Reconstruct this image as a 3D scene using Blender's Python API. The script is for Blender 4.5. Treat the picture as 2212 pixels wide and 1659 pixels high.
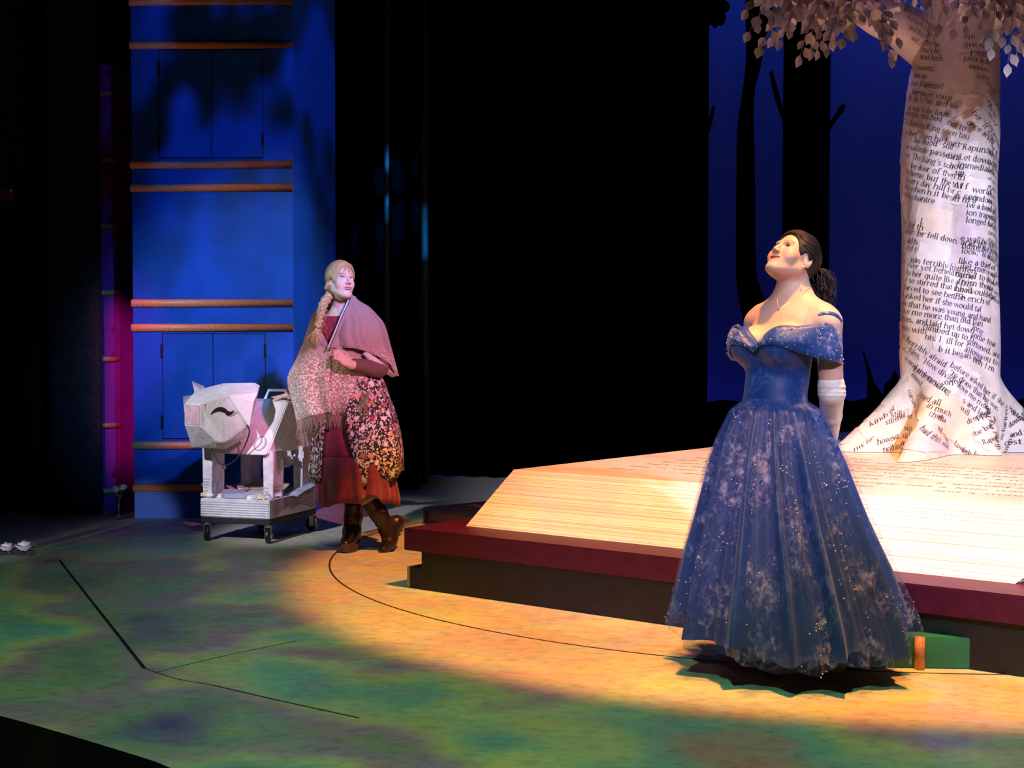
import bpy, bmesh, math, random
import numpy as np
from mathutils import Vector, Matrix
PI = math.pi
for o in list(bpy.data.objects):
    bpy.data.objects.remove(o)
S = bpy.context.scene
COL = S.collection
rnd = random.Random(7)

# ------------------------------------------------------------------ camera
F_PX, CX, CY = 3072.0, 1106.0, 829.5
CAM_H, PITCH = 1.22, math.radians(1.7)
cam_d = bpy.data.cameras.new('camera')
cam_d.sensor_width = 36.0
cam_d.lens = 36.0 * F_PX / 2212.0
cam_d.clip_end = 200
cam = bpy.data.objects.new('camera', cam_d)
COL.objects.link(cam)
cam.location = (0, 0, CAM_H)
cam.rotation_euler = (PI / 2 - PITCH, 0, 0)
S.camera = cam

# ------------------------------------------------------------------ world and view
w = bpy.data.worlds.new('world'); S.world = w
w.use_nodes = True
w.node_tree.nodes['Background'].inputs[0].default_value = (0.02, 0.03, 0.08, 1)
w.node_tree.nodes['Background'].inputs[1].default_value = 0.05
S.view_settings.view_transform = 'Standard'
S.view_settings.look = 'None'
S.view_settings.gamma = 1.0
S.view_settings.use_curve_mapping = False
S.view_settings.exposure = 0.0

# ------------------------------------------------------------------ stage lighting
def spot(name, loc, target, energy, color, deg, blend=0.3, radius=0.12, gobo=None, shutters=()):
    l = bpy.data.lights.new(name, 'SPOT')
    l.energy = energy; l.color = color; l.spot_size = math.radians(deg)
    l.spot_blend = blend; l.shadow_soft_size = radius
    o = bpy.data.objects.new(name, l); COL.objects.link(o)
    o.location = loc
    o.rotation_euler = (Vector(target) - Vector(loc)).to_track_quat('-Z', 'Y').to_euler()
    if gobo:
        l.use_nodes = True
        nt = l.node_tree; nt.nodes.clear()
        out = nt.nodes.new('ShaderNodeOutputLight'); em = nt.nodes.new('ShaderNodeEmission')
        nt.links.new(em.outputs[0], out.inputs[0])
        tc = nt.nodes.new('ShaderNodeTexCoord')
        sep = nt.nodes.new('ShaderNodeSeparateXYZ'); nt.links.new(tc.outputs['Normal'], sep.inputs[0])
        dx = nt.nodes.new('ShaderNodeMath'); dx.operation = 'DIVIDE'
        dy = nt.nodes.new('ShaderNodeMath'); dy.operation = 'DIVIDE'
        for d, i in ((dx, 0), (dy, 1)):
            nt.links.new(sep.outputs[i], d.inputs[0]); nt.links.new(sep.outputs[2], d.inputs[1])
        cmb = nt.nodes.new('ShaderNodeCombineXYZ')
        nt.links.new(dx.outputs[0], cmb.inputs[0]); nt.links.new(dy.outputs[0], cmb.inputs[1])
        gobo(nt, cmb.outputs[0], em)
        # framing shutters: straight cuts through two floor points, keeping the side of a third
        inv = (Matrix.Translation(loc) @ o.rotation_euler.to_matrix().to_4x4()).inverted()
        def g2(p):
            q = inv @ Vector(p); return Vector((q.x / q.z, q.y / q.z))
        for (p0, p1, keep) in shutters:
            a, b, k = g2(p0), g2(p1), g2(keep); n = Vector((-(b - a).y, (b - a).x)).normalized(); c = -n.dot(a)
            if n.dot(k) + c < 0: n, c = -n, -c
            dt = nt.nodes.new('ShaderNodeVectorMath'); dt.operation = 'DOT_PRODUCT'
            nt.links.new(cmb.outputs[0], dt.inputs[0]); dt.inputs[1].default_value = (n.x, n.y, 0)
            mr = nt.nodes.new('ShaderNodeMapRange'); nt.links.new(dt.outputs['Value'], mr.inputs[0])
            mr.inputs[1].default_value = -c - .01; mr.inputs[2].default_value = -c + .03
            nt.links.new(mr.outputs[0], em.inputs[1])
    return o

def gobo_colours(scale, stops, seed=0.0, detail=3.0, stretch=(1, 1, 1)):
    """a break-up glass of several gel colours"""
    def f(nt, vec, em):
        mp = nt.nodes.new('ShaderNodeMapping'); nt.links.new(vec, mp.inputs[0])
        mp.inputs['Location'].default_value = (seed, seed * .7, seed * 1.3)
        mp.inputs['Scale'].default_value = stretch
        nz = nt.nodes.new('ShaderNodeTexNoise'); nt.links.new(mp.outputs[0], nz.inputs['Vector'])
        nz.inputs['Scale'].default_value = scale; nz.inputs['Detail'].default_value = detail
        rp = nt.nodes.new('ShaderNodeValToRGB'); nt.links.new(nz.outputs['Fac'], rp.inputs[0])
        el = rp.color_ramp.elements
        el[0].position, el[0].color = stops[0][0], (*stops[0][1], 1)
        el[1].position, el[1].color = stops[-1][0], (*stops[-1][1], 1)
        for p, c in stops[1:-1]:
            e = el.new(p); e.color = (*c, 1)
        nt.links.new(rp.outputs[0], em.inputs[0]); em.inputs[1].default_value = 1.0
    return f
# amber wash over the turntable, from straight overhead
spot('amber_wash', (1.5, 4.8, 5.8), (1.78, 7.12, 0), 3100, (1, 1, 1), 52, 0.13, 0.13,
     gobo_colours(5, [(0.3, (.88, .25, .04)), (0.5, (1, .33, .055)), (.7, (1, .42, .10))], 3), [((-.5, 10.6, 0), (3.5, 8.6, 0), (1.5, 6, 0))])
# lavender and rose front wash on platform, tree and singer
spot('lavender_front', (3.6, -2.0, 5.4), (2.65, 6.9, .85), 5400, (0.77, 0.78, 1.0), 24.5, 0.40, 0.15)
spot('rose_front', (-1.4, -2.2, 4.8), (.85, 6.6, .5), 1300, (1.0, 0.74, 0.88), 14, 0.7, 0.15)
spot('singer_special', (2.2, -1.0, 6.0), (1.0, 5.25, 1.35), 330, (.95, .76, 1.0), 11, 0.8, 0.10)
# green and teal break-ups over the apron
spot('green_breakup', (-.6, 1.4, 7.5), (0.25, 5.3, 0), 2700, (1, 1, 1), 56, 0.9, 0.05,
     gobo_colours(9, [(0.30, (.05, .06, .17)), (0.40, (.10, .25, .10)), (0.47, (.16, .15, .20)), (.53, (.24, .40, .10)), (.60, (.06, .30, .20)), (.70, (.22, .18, .10))], 1.7, 3))
# blue wash and leaf break-up on the book tower, with a copper-warm graze for its ridges
spot('blue_wash', (1.6, 3.0, 4.6), (-1.85, 9.8, 1.3), 2800, (0.03, 0.40, 1.0), 16, 1.0, 0.10)
spot('blue_leaf_breakup', (1.8, 3.0, 5.2), (-1.85, 9.9, 2.75), 1250, (1, 1, 1), 20, 0.5, 0.03,
     gobo_colours(15, [(0.45, (0, 0, 0)), (0.50, (.01, .06, .30)), (.57, (.02, .20, 1.0))], 4.1, 1.0, (1.7, .75, 1)), [((-2.67, 9.85, 0), (-2.67, 9.85, 4), (-2, 9.8, 2))])
spot('ridge_warm', (2.4, 4.0, 5.0), (-1.70, 9.8, 1.6), 2200, (1.0, 0.40, 0.12), 14, 0.9, 0.05)
# magenta on the far tower
spot('magenta_side', (-2.2, 5.0, 4.4), (-2.85, 10.2, .9), 1300, (1, 1, 1), 11, 0.9, 0.03,
     gobo_colours(3, [(0.3, (.9, .06, .5)), (.7, (1, .08, .7))]), [((-2.96, 10.18, 0), (-2.96, 10.18, 3), (-2, 10.18, 1))])
# the corner with the cow: cool white from the left, rose from the right
spot('cool_left', (-3.6, 2.2, 4.2), (-1.55, 8.6, .55), 2300, (0.86, 0.84, 1.0), 9.2, 0.6, 0.10)
spot('rose_right', (2.6, 1.6, 4.6), (-.88, 8.4, 1.15), 2700, (1.0, 0.30, 0.56), 9.8, 0.7, 0.10)
spot('cyan_side', (-4.6, 6.4, 2.6), (-1.04, 8.43, 1.50), 260, (0.55, 0.95, 1.0), 4.5, 0.6, 0.03)
spot('warm_left', (-4.2, 4.6, 3.8), (-1.2, 8.4, 1.05), 420, (1.0, 0.74, 0.50), 8, 0.8, 0.06)
spot('shin_left', (-3.9, 3.0, .34), (-2.88, 8.1, .10), 800, (0.85, 0.80, 1.0), 4.5, 0.8, 0.04)
# violet back light in the crown
spot('violet_back', (1.2, 11.6, 6.2), (2.0, 8.2, 3.1), 650, (0.32, 0.28, 1.0), 26, 0.7, 0.10)
# teal sliver on the masking
spot('teal_sliver', (2.6, 7.6, 5.4), (-.92, 11.75, 2.25), 22000, (0.05, 0.50, 0.95), 9, 0.7, 0.03,
     gobo_colours(30, [(0.44, (0, 0, 0)), (0.58, (.04, .5, .9))], 2.0, 1.0))
# blue strip lights behind the ground row, washing the backdrop
def strip(name, loc, target, size, energy, color):
    l = bpy.data.lights.new(name, 'AREA'); l.shape = 'RECTANGLE'; l.size, l.size_y = size; l.energy = energy; l.color = color
    o = bpy.data.objects.new(name, l); COL.objects.link(o); o.location = loc
    o.rotation_euler = (Vector(target) - Vector(loc)).to_track_quat('-Z', 'Y').to_euler(); return o
strip('cyc_top', (4.2, 14.5, 6.9), (4.2, 15.2, 3.4), (7.5, .2), 75, (0.07, 0.26, 1.0))
strip('cyc_bottom', (4.2, 14.75, .12), (4.2, 15.2, 1.6), (7.5, .12), 5, (0.25, 0.16, 1.0))

# ------------------------------------------------------------------ pixel helpers (2212 x 1659 frame)
def ray(px, py):
    a = (px - CX) / F_PX; b = (CY - py) / F_PX
    cp, sp = math.cos(PITCH), math.sin(PITCH)
    return Vector((a, cp + b * sp, -sp + b * cp))
def at(px, py, Y):
    d = ray(px, py); return Vector((0, 0, CAM_H)) + d * (Y / d.y)
def gnd(px, py, z=0.0):
    d = ray(px, py); return Vector((0, 0, CAM_H)) + d * ((z - CAM_H) / d.z)

# ------------------------------------------------------------------ materials
MATS = {}
def nn(nt, kind, **kw):
    n = nt.nodes.new(kind)
    for k, v in kw.items():
        if hasattr(n, k): setattr(n, k, v)
        else: n.inputs[k.replace('_', ' ')].default_value = v
    return n
def mat(name, col, rough=0.6, metal=0.0, var=0.0, vscale=8.0, bump=0.0, bscale=40.0, spec=0.5,
        stretch=(1, 1, 1), col2=None, detail=4.0, sheen=0.0, attr=None, coords='Object', alpha=1.0, trans=0.0):
    if name in MATS: return MATS[name]
    m = bpy.data.materials.new(name); m.use_nodes = True; MATS[name] = m
    nt = m.node_tree; b = nt.nodes['Principled BSDF']
    b.inputs['Base Color'].default_value = (*col, 1)
    b.inputs['Roughness'].default_value = rough; b.inputs['Metallic'].default_value = metal
    b.inputs['Specular IOR Level'].default_value = spec
    if sheen: b.inputs['Sheen Weight'].default_value = sheen
    if alpha < 1: b.inputs['Alpha'].default_value = alpha
    tc = nn(nt, 'ShaderNodeTexCoord'); mp = nn(nt, 'ShaderNodeMapping')
    nt.links.new(tc.outputs[coords], mp.inputs[0]); mp.inputs['Scale'].default_value = stretch
    src = None
    if attr:
        src = nn(nt, 'ShaderNodeVertexColor', layer_name=attr).outputs[0]
    if var or col2:
        nz = nn(nt, 'ShaderNodeTexNoise'); nz.inputs['Scale'].default_value = vscale
        nz.inputs['Detail'].default_value = detail
        nt.links.new(mp.outputs[0], nz.inputs['Vector'])
        rp = nn(nt, 'ShaderNodeValToRGB'); nt.links.new(nz.outputs['Fac'], rp.inputs[0])
        e = rp.color_ramp.elements
        e[0].position, e[1].position = 0.35, 0.65
        if col2:
            e[0].color = (*col, 1); e[1].color = (*col2, 1)
        else:
            e[0].color = (*[c * (1 - var) for c in col], 1); e[1].color = (*[min(1, c * (1 + var)) for c in col], 1)
        if attr:
            mx = nn(nt, 'ShaderNodeMix', data_type='RGBA', blend_type='MULTIPLY')
            mx.inputs[0].default_value = 1.0
            nt.links.new(src, mx.inputs[6]); nt.links.new(rp.outputs[0], mx.inputs[7]); src = mx.outputs[2]
        else: src = rp.outputs[0]
    if src: nt.links.new(src, b.inputs['Base Color'])
    if bump:
        nb = nn(nt, 'ShaderNodeTexNoise'); nb.inputs['Scale'].default_value = bscale; nb.inputs['Detail'].default_value = 3
        nt.links.new(mp.outputs[0], nb.inputs['Vector'])
        bp = nn(nt, 'ShaderNodeBump'); bp.inputs['Strength'].default_value = bump; bp.inputs['Distance'].default_value = 0.01
        nt.links.new(nb.outputs['Fac'], bp.inputs['Height']); nt.links.new(bp.outputs[0], b.inputs['Normal'])
    return m
def ramp(nt, src, stops, interp='LINEAR'):
    rp = nn(nt, 'ShaderNodeValToRGB'); nt.links.new(src, rp.inputs[0])
    rp.color_ramp.interpolation = interp
    el = rp.color_ramp.elements
    el[0].position, el[0].color = stops[0][0], (*stops[0][1], 1)
    el[1].position, el[1].color = stops[-1][0], (*stops[-1][1], 1)
    for p, c in stops[1:-1]:
        e = el.new(p); e.color = (*c, 1)
    return rp.outputs[0]
def noise(nt, vec, scale, detail=4.0, rough=0.5):
    n = nn(nt, 'ShaderNodeTexNoise'); nt.links.new(vec, n.inputs['Vector'])
    n.inputs['Scale'].default_value = scale; n.inputs['Detail'].default_value = detail; n.inputs['Roughness'].default_value = rough
    return n.outputs['Fac']
def mapped(nt, scale=(1, 1, 1), rot=(0, 0, 0), coords='Object'):
    tc = nn(nt, 'ShaderNodeTexCoord'); mp = nn(nt, 'ShaderNodeMapping')
    nt.links.new(tc.outputs[coords], mp.inputs[0])
    mp.inputs['Scale'].default_value = scale; mp.inputs['Rotation'].default_value = rot
    return mp.outputs[0]
def mixc(nt, fac, a, b, mode='MIX'):
    m = nn(nt, 'ShaderNodeMix', data_type='RGBA', blend_type=mode)
    if isinstance(fac, float): m.inputs[0].default_value = fac
    else: nt.links.new(fac, m.inputs[0])
    for k, v in ((6, a), (7, b)):
        if isinstance(v, tuple): m.inputs[k].default_value = (*v, 1)
        else: nt.links.new(v, m.inputs[k])
    return m.outputs[2]

# ------------------------------------------------------------------ mesh helpers
def me_obj(name, verts, faces, m, parent=None, smooth=False, cols=None):
    me = bpy.data.meshes.new(name)
    me.from_pydata([tuple(map(float, v)) for v in verts], [], [tuple(int(i) for i in f) for f in faces])
    me.validate(); me.update()
    if smooth:
        me.polygons.foreach_set('use_smooth', [True] * len(me.polygons))
    if cols is not None:
        ca = me.color_attributes.new('col', 'FLOAT_COLOR', 'POINT')
        arr = np.ones((len(me.vertices), 4), np.float32); arr[:, :3] = cols
        ca.data.foreach_set('color', arr.ravel())
    me.materials.append(m)
    o = bpy.data.objects.new(name, me); COL.objects.link(o)
    if parent: o.parent = parent
    return o
def bm_obj(name, bm, m, parent=None, smooth=False):
    me = bpy.data.meshes.new(name); bmesh.ops.recalc_face_normals(bm, faces=bm.faces); bm.to_mesh(me); bm.free()
    if smooth: me.polygons.foreach_set('use_smooth', [True] * len(me.polygons))
    me.materials.append(m)
    o = bpy.data.objects.new(name, me); COL.objects.link(o)
    if parent: o.parent = parent
    return o
def thing(name, label, cat, loc=(0, 0, 0), rotz=0.0, group=None):
    o = bpy.data.objects.new(name, None); COL.objects.link(o)
    o.empty_display_size = 0.1
    o.location = loc; o.rotation_euler = (0, 0, rotz)
    o['label'] = label; o['category'] = cat
    if group: o['group'] = group
    bpy.context.view_layer.update()
    return o
def tag(o, label, cat, group=None):
    o['label'] = label; o['category'] = cat
    if group: o['group'] = group
    return o
def struct(o, label=None):
    o['kind'] = 'structure'
    if label: o['label'] = label
    return o
def wparent(o, parent):
    """parent o while its mesh is written in world coordinates"""
    o.parent = parent
    o.matrix_parent_inverse = parent.matrix_world.inverted()
    return o
def box(bm, x0, x1, y0, y1, z0, z1, M=None, bev=0.0):
    r = bmesh.ops.create_cube(bm, size=1.0)
    T = Matrix.Translation(((x0 + x1) / 2, (y0 + y1) / 2, (z0 + z1) / 2)) @ Matrix.Diagonal((x1 - x0, y1 - y0, z1 - z0, 1))
    if M is not None: T = M @ T
    bmesh.ops.transform(bm, matrix=T, verts=r['verts'])
    if bev:
        ed = list({e for v in r['verts'] for e in v.link_edges})
        bmesh.ops.bevel(bm, geom=ed, offset=bev, segments=2, affect='EDGES')
    return r['verts']
def box_obj(name, dims, m, parent=None, M=None, bev=0.0):
    bm = bmesh.new(); box(bm, *dims, M=M, bev=bev)
    return bm_obj(name, bm, m, parent)
def tube_geo(pts, radii, n=8, cap=True, flat=1.0, up=None):
    """vertices and faces of a tapered tube along pts"""
    pts = [Vector(p) for p in pts]; V = []; Fc = []
    if not hasattr(radii, '__len__'): radii = [radii] * len(pts)
    t0 = (pts[1] - pts[0]).normalized()
    a = Vector(up) if up else (Vector((0, 0, 1)) if abs(t0.z) < .9 else Vector((1, 0, 0)))
    u = (a - t0 * a.dot(t0)).normalized()
    for i, p in enumerate(pts):
        t = (pts[min(i + 1, len(pts) - 1)] - pts[max(i - 1, 0)]).normalized()
        u = (u - t * u.dot(t)).normalized(); v = t.cross(u)
        for k in range(n):
            an = 2 * PI * k / n
            V.append(p + u * (math.cos(an) * radii[i]) + v * (math.sin(an) * radii[i] * flat))
    for i in range(len(pts) - 1):
        for k in range(n):
            k2 = (k + 1) % n
            Fc.append((i * n + k, i * n + k2, (i + 1) * n + k2, (i + 1) * n + k))
    if cap:
        Fc.append(tuple(range(n - 1, -1, -1))); Fc.append(tuple((len(pts) - 1) * n + k for k in range(n)))
    return V, Fc
class Geo:
    def __init__(s): s.V = []; s.F = []
    def add(s, V, Fc):
        o = len(s.V); s.V += [tuple(v) for v in V]; s.F += [tuple(i + o for i in f) for f in Fc]; return s
    def tube(s, *a, **k): return s.add(*tube_geo(*a, **k))
    def obj(s, name, m, parent=None, smooth=False): return me_obj(name, s.V, s.F, m, parent, smooth)
def catmull(pts, n=6):
    P = [Vector(p) for p in pts]; P = [P[0] * 2 - P[1]] + P + [P[-1] * 2 - P[-2]]
    out = []
    for i in range(1, len(P) - 2):
        a, b, c, d = P[i - 1:i + 3]
        for k in range(n):
            t = k / n
            out.append(.5 * ((2 * b) + (c - a) * t + (2 * a - 5 * b + 4 * c - d) * t * t + (3 * b - a - 3 * c + d) * t ** 3))
    out.append(P[-2]); return out
def lathe_geo(prof, n=24, cap=False):
    V = [(r * math.cos(2 * PI * k / n), r * math.sin(2 * PI * k / n), z) for r, z in prof for k in range(n)]
    Fc = [(i * n + k, i * n + (k + 1) % n, (i + 1) * n + (k + 1) % n, (i + 1) * n + k) for i in range(len(prof) - 1) for k in range(n)]
    if cap: Fc += [tuple(range(n - 1, -1, -1)), tuple((len(prof) - 1) * n + k for k in range(n))]
    return V, Fc
def prism(outline, d0, d1, to3):
    """closed solid from a 2-D outline; to3(u, v, d) gives the 3-D point"""
    n = len(outline)
    V = [to3(u, v, d0) for u, v in outline] + [to3(u, v, d1) for u, v in outline]
    Fc = [tuple(range(n)), tuple(range(2 * n - 1, n - 1, -1))] + [(i, (i + 1) % n, n + (i + 1) % n, n + i) for i in range(n)]
    return V, Fc
def interp(x, xs, ys): return float(np.interp(x, xs, ys))

# ------------------------------------------------------------------ serif lettering (flat print)
XH, AS = .45, .68
def _st(x, y0, y1, b=1, t=1, w=.085):
    q = [((x - w / 2, y0), (x + w / 2, y0), (x + w / 2, y1), (x - w / 2, y1))]
    if b: q.append(((x - .105, y0), (x + .105, y0), (x + .105, y0 + .03), (x - .105, y0 + .03)))
    if t: q.append(((x - .105, y1 - .05), (x, y1 - .02), (x, y1), (x - .02, y1)))
    return q
def _ar(cx, cy, rx, ry, a0, a1, n=None, w=.085, wt=.035):
    n = n or max(4, int(abs(a1 - a0) / 26)); q = []
    for i in range(n):
        A = [math.radians(a0 + (a1 - a0) * k / n) for k in (i, i + 1)]
        o = [(cx + rx * math.cos(a), cy + ry * math.sin(a)) for a in A]
        p = [(cx + (rx - w) * math.cos(a), cy + (ry - wt) * math.sin(a)) for a in A]
        q.append((p[0], o[0], o[1], p[1]))
    return q
def _ln(x0, y0, x1, y1, w=.08):
    h = w / 2
    if abs(y1 - y0) > abs(x1 - x0) * .5: return [((x0 - h, y0), (x0 + h, y0), (x1 + h, y1), (x1 - h, y1))]
    return [((x0, y0 - h), (x1, y1 - h), (x1, y1 + h), (x0, y0 + h))]
def _glyphs():
    bowlL = _ar(.21, .22, .19, .235, 0, 360); bowlR = _ar(.25, .22, .19, .235, 0, 360)
    arch = lambda x: _ar(x, .28, .19, .185, 180, 0) + _st(x + .147, 0, .28, 1, 0)
    dot = lambda x, y: _ar(x, y, .055, .055, 0, 360, 6, .055, .055)
    g = {
     'a': (_ar(.17, .13, .15, .145, 0, 360) + _st(.31, 0, .32, 0, 0) + _ar(.2, .31, .15, .145, 0, 165), .42),
     'b': (_st(.08, 0, AS, 0) + bowlR, .49), 'c': (_ar(.22, .22, .2, .235, 48, 315), .42),
     'd': (bowlL + _st(.36, 0, AS), .48), 'e': (_ar(.22, .22, .2, .235, 0, 318) + _ln(.06, .23, .41, .23, .035), .44),
     'f': (_st(.12, 0, .53, 1, 0) + _ar(.23, .52, .15, .17, 180, 40) + _ln(.01, .43, .28, .43, .035), .31),
     'g': (_ar(.2, .28, .17, .175, 0, 360) + _ar(.21, -.07, .2, .12, 0, 360, 10, .06), .44),
     'h': (_st(.08, 0, AS) + arch(.26), .51), 'i': (_st(.1, 0, XH) + dot(.1, .6), .24),
     'j': (_st(.12, -.08, XH, 0) + _ar(.05, -.08, .11, .13, 0, -150) + dot(.12, .6), .25),
     'k': (_st(.08, 0, AS) + _ln(.12, .2, .36, .44, .04) + _ln(.2, .28, .4, .01, .08), .47),
     'l': (_st(.1, 0, AS), .24), 'm': (_st(.08, 0, XH) + arch(.26) + arch(.53), .79),
     'n': (_st(.08, 0, XH) + arch(.26), .51), 'o': (_ar(.23, .22, .21, .235, 0, 360), .47),
     'p': (_st(.08, -.2, XH) + bowlR, .49), 'q': (bowlL + _st(.36, -.2, XH), .48),
     'r': (_st(.08, 0, XH) + _ar(.23, .28, .15, .17, 170, 40), .36),
     's': (_ar(.17, .335, .14, .125, 30, 270) + _ar(.17, .115, .15, .125, -150, 90), .36),
     't': (_st(.12, .1, .58, 0, 0) + _ar(.22, .1, .143, .11, 180, 300) + _ln(.01, .43, .27, .43, .035), .3),
     'u': (_st(.08, .17, XH, 0) + _ar(.235, .175, .197, .185, 180, 360) + _st(.39, 0, XH), .51),
     'v': (_ln(.06, .45, .22, 0, .085) + _ln(.4, .45, .24, 0, .04), .45),
     'w': (_ln(.05, .45, .19, 0, .085) + _ln(.35, .45, .2, 0, .04) + _ln(.36, .45, .49, 0, .085) + _ln(.65, .45, .51, 0, .04), .69),
     'x': (_ln(.06, .45, .38, 0, .085) + _ln(.38, .45, .06, 0, .04), .44),
     'y': (_ln(.06, .45, .23, 0, .085) + _ln(.4, .45, .14, -.2, .04), .45),
     'z': (_ln(.05, .43, .37, .43, .04) + _ln(.36, .43, .07, .02, .08) + _ln(.05, .02, .38, .02, .04), .42),
     'R': (_st(.12, 0, .66) + _ar(.2, .49, .24, .175, -90, 90) + _ln(.1, .65, .22, .65, .035) + _ln(.1, .32, .22, .32, .035) + _ln(.26, .32, .5, 0, .09), .6),
     'T': (_st(.28, 0, .66, 1, 0) + _ln(.02, .645, .54, .645, .035) + _ln(.03, .54, .03, .65, .03) + _ln(.53, .54, .53, .65, .03), .57),
     'I': (_st(.14, 0, .66), .3), 'L': (_st(.12, 0, .66) + _ln(.1, .017, .46, .017, .035) + _ln(.46, 0, .46, .14, .03), .53),
     'K': (_st(.12, 0, .66) + _ln(.16, .3, .48, .65, .04) + _ln(.26, .4, .54, 0, .09), .61),
     'H': (_st(.12, 0, .66) + _st(.5, 0, .66) + _ln(.12, .34, .5, .34, .035), .64),
     'A': (_ln(.3, .66, .08, 0, .04) + _ln(.32, .66, .54, 0, .09) + _ln(.16, .22, .46, .22, .035), .62),
     'D': (_st(.12, 0, .66) + _ar(.22, .33, .34, .33, -90, 90) + _ln(.1, .645, .24, .645, .035) + _ln(.1, .017, .24, .017, .035), .62),
     'W': (_ln(.05, .66, .25, 0, .09) + _ln(.42, .66, .27, 0, .04) + _ln(.43, .66, .62, 0, .09) + _ln(.8, .66, .64, 0, .04), .84),
     'O': (_ar(.32, .33, .3, .345, 0, 360), .64), 'N': (_st(.1, 0, .66, 1, 0, .045) + _st(.5, 0, .66, 0, 1, .045) + _ln(.1, .66, .5, 0, .09), .62),
     ',': (dot(.09, .045) + _ln(.1, .04, .05, -.12, .03), .2), '.': (dot(.09, .045), .2),
     "'": (_ln(.08, .68, .06, .5, .05), .16), '"': (_ln(.07, .68, .05, .5, .045) + _ln(.17, .68, .15, .5, .045), .27),
     '(': (_ar(.24, .26, .18, .45, 130, 230), .24), ')': (_ar(0, .26, .18, .45, -50, 50), .24), '-': (_ln(.03, .22, .22, .22, .05), .26), ' ': ([], .24)}
    return g
GLY = _glyphs()
def text_quads(s, size):
    """list of quads (u, v) and the width of one line; size is the cap height scale"""
    out = []; x = 0.0
    for ch in s:
        q, adv = GLY.get(ch, GLY[' '])
        for f in q: out.append([((x + u) * size, v * size) for u, v in f])
        x += adv
    return out, x * size
def text_width(s, size): return sum(GLY.get(c, GLY[' '])[1] for c in s) * size

# ================================================================== THE SETTING
# ---- floor ---------------------------------------------------------------
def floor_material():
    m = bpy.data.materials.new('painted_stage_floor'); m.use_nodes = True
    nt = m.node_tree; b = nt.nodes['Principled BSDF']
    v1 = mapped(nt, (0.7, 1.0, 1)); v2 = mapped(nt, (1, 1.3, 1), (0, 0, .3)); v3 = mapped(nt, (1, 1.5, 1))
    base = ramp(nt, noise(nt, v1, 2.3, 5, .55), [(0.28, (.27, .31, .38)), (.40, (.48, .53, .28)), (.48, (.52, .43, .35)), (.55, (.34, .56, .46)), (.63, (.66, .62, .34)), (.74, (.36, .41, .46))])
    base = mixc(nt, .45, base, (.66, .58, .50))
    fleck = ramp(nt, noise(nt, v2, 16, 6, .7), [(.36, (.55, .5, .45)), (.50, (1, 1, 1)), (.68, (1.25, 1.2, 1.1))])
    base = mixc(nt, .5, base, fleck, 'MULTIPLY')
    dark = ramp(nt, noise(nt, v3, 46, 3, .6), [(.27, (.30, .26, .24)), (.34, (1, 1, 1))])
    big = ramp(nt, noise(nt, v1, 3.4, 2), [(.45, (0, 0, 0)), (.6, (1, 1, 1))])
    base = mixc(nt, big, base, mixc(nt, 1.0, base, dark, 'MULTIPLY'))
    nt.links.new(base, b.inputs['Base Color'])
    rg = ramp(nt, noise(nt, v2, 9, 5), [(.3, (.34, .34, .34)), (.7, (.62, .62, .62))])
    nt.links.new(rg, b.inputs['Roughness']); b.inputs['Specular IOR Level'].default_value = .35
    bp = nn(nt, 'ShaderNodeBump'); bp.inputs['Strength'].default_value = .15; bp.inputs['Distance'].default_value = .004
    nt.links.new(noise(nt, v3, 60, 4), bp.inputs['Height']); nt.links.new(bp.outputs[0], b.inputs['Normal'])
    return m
FLOOR_M = floor_material()
front = [gnd(x, y) for x, y in ((-260, 1478), (0, 1546), (150, 1588), (320, 1640), (430, 1676))]
p = front[-1]
edge = [Vector((-6.0, 5.55, 0)), Vector((-3.2, 5.25, 0))] + front + [Vector((-.4, 3.72, 0)), Vector((.6, 3.35, 0)), Vector((2.2, 3.2, 0)), Vector((4.2, 3.4, 0)), Vector((7, 4.2, 0))]
edge = catmull(edge, 5)
outline = [(v.x, v.y) for v in edge] + [(7, 16.5), (-6, 16.5)]
V, Fc = prism(outline, -0.9, 0.0, lambda u, v, d: (u, v, d))
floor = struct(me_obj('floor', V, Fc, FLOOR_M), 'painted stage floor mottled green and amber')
floor.data.materials.append(mat('stage_front_black', (.006, .006, .007), .9))
for pl in floor.data.polygons:
    if abs(pl.normal.z) < .5: pl.material_index = 1
SEAM = mat('seam_dark', (.012, .012, .012), .8)
def seam(pts, wd):
    P = catmull(pts, 8) if len(pts) > 2 else [Vector(q) for q in pts]; V = []; Fc = []
    for i, q in enumerate(P):
        t = (P[min(i + 1, len(P) - 1)] - P[max(0, i - 1)]).normalized(); s = Vector((-t.y, t.x, 0)) * wd / 2
        V += [q + s, q - s, q + s + Vector((0, 0, .0012)), q - s + Vector((0, 0, .0012))]
    for i in range(len(P) - 1):
        a, c = 4 * i, 4 * i + 4
        Fc += [(a + 2, a + 3, c + 3, c + 2), (a, a + 2, c + 2, c), (a + 1, c + 1, c + 3, a + 3)]
    return me_obj('floor_seam', V, Fc, SEAM, floor)
seam([gnd(128, 1209), gnd(150, 1238), gnd(312, 1444)], .014)
seam([gnd(312, 1444), gnd(380, 1466), gnd(462, 1481)], .004)
seam([gnd(462, 1481), gnd(610, 1515), gnd(775, 1551)], .007)
seam([gnd(340, 1452), gnd(480, 1418), gnd(640, 1385)], .003)
TT = Vector((1.9, 8.1, 0)); TR = 2.92
seam([TT + Vector((math.cos(a), math.sin(a), 0)) * TR for a in np.linspace(math.radians(150), math.radians(300), 16)], .010)
seam([gnd(95, 1213), gnd(128, 1209)], .006)

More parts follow.
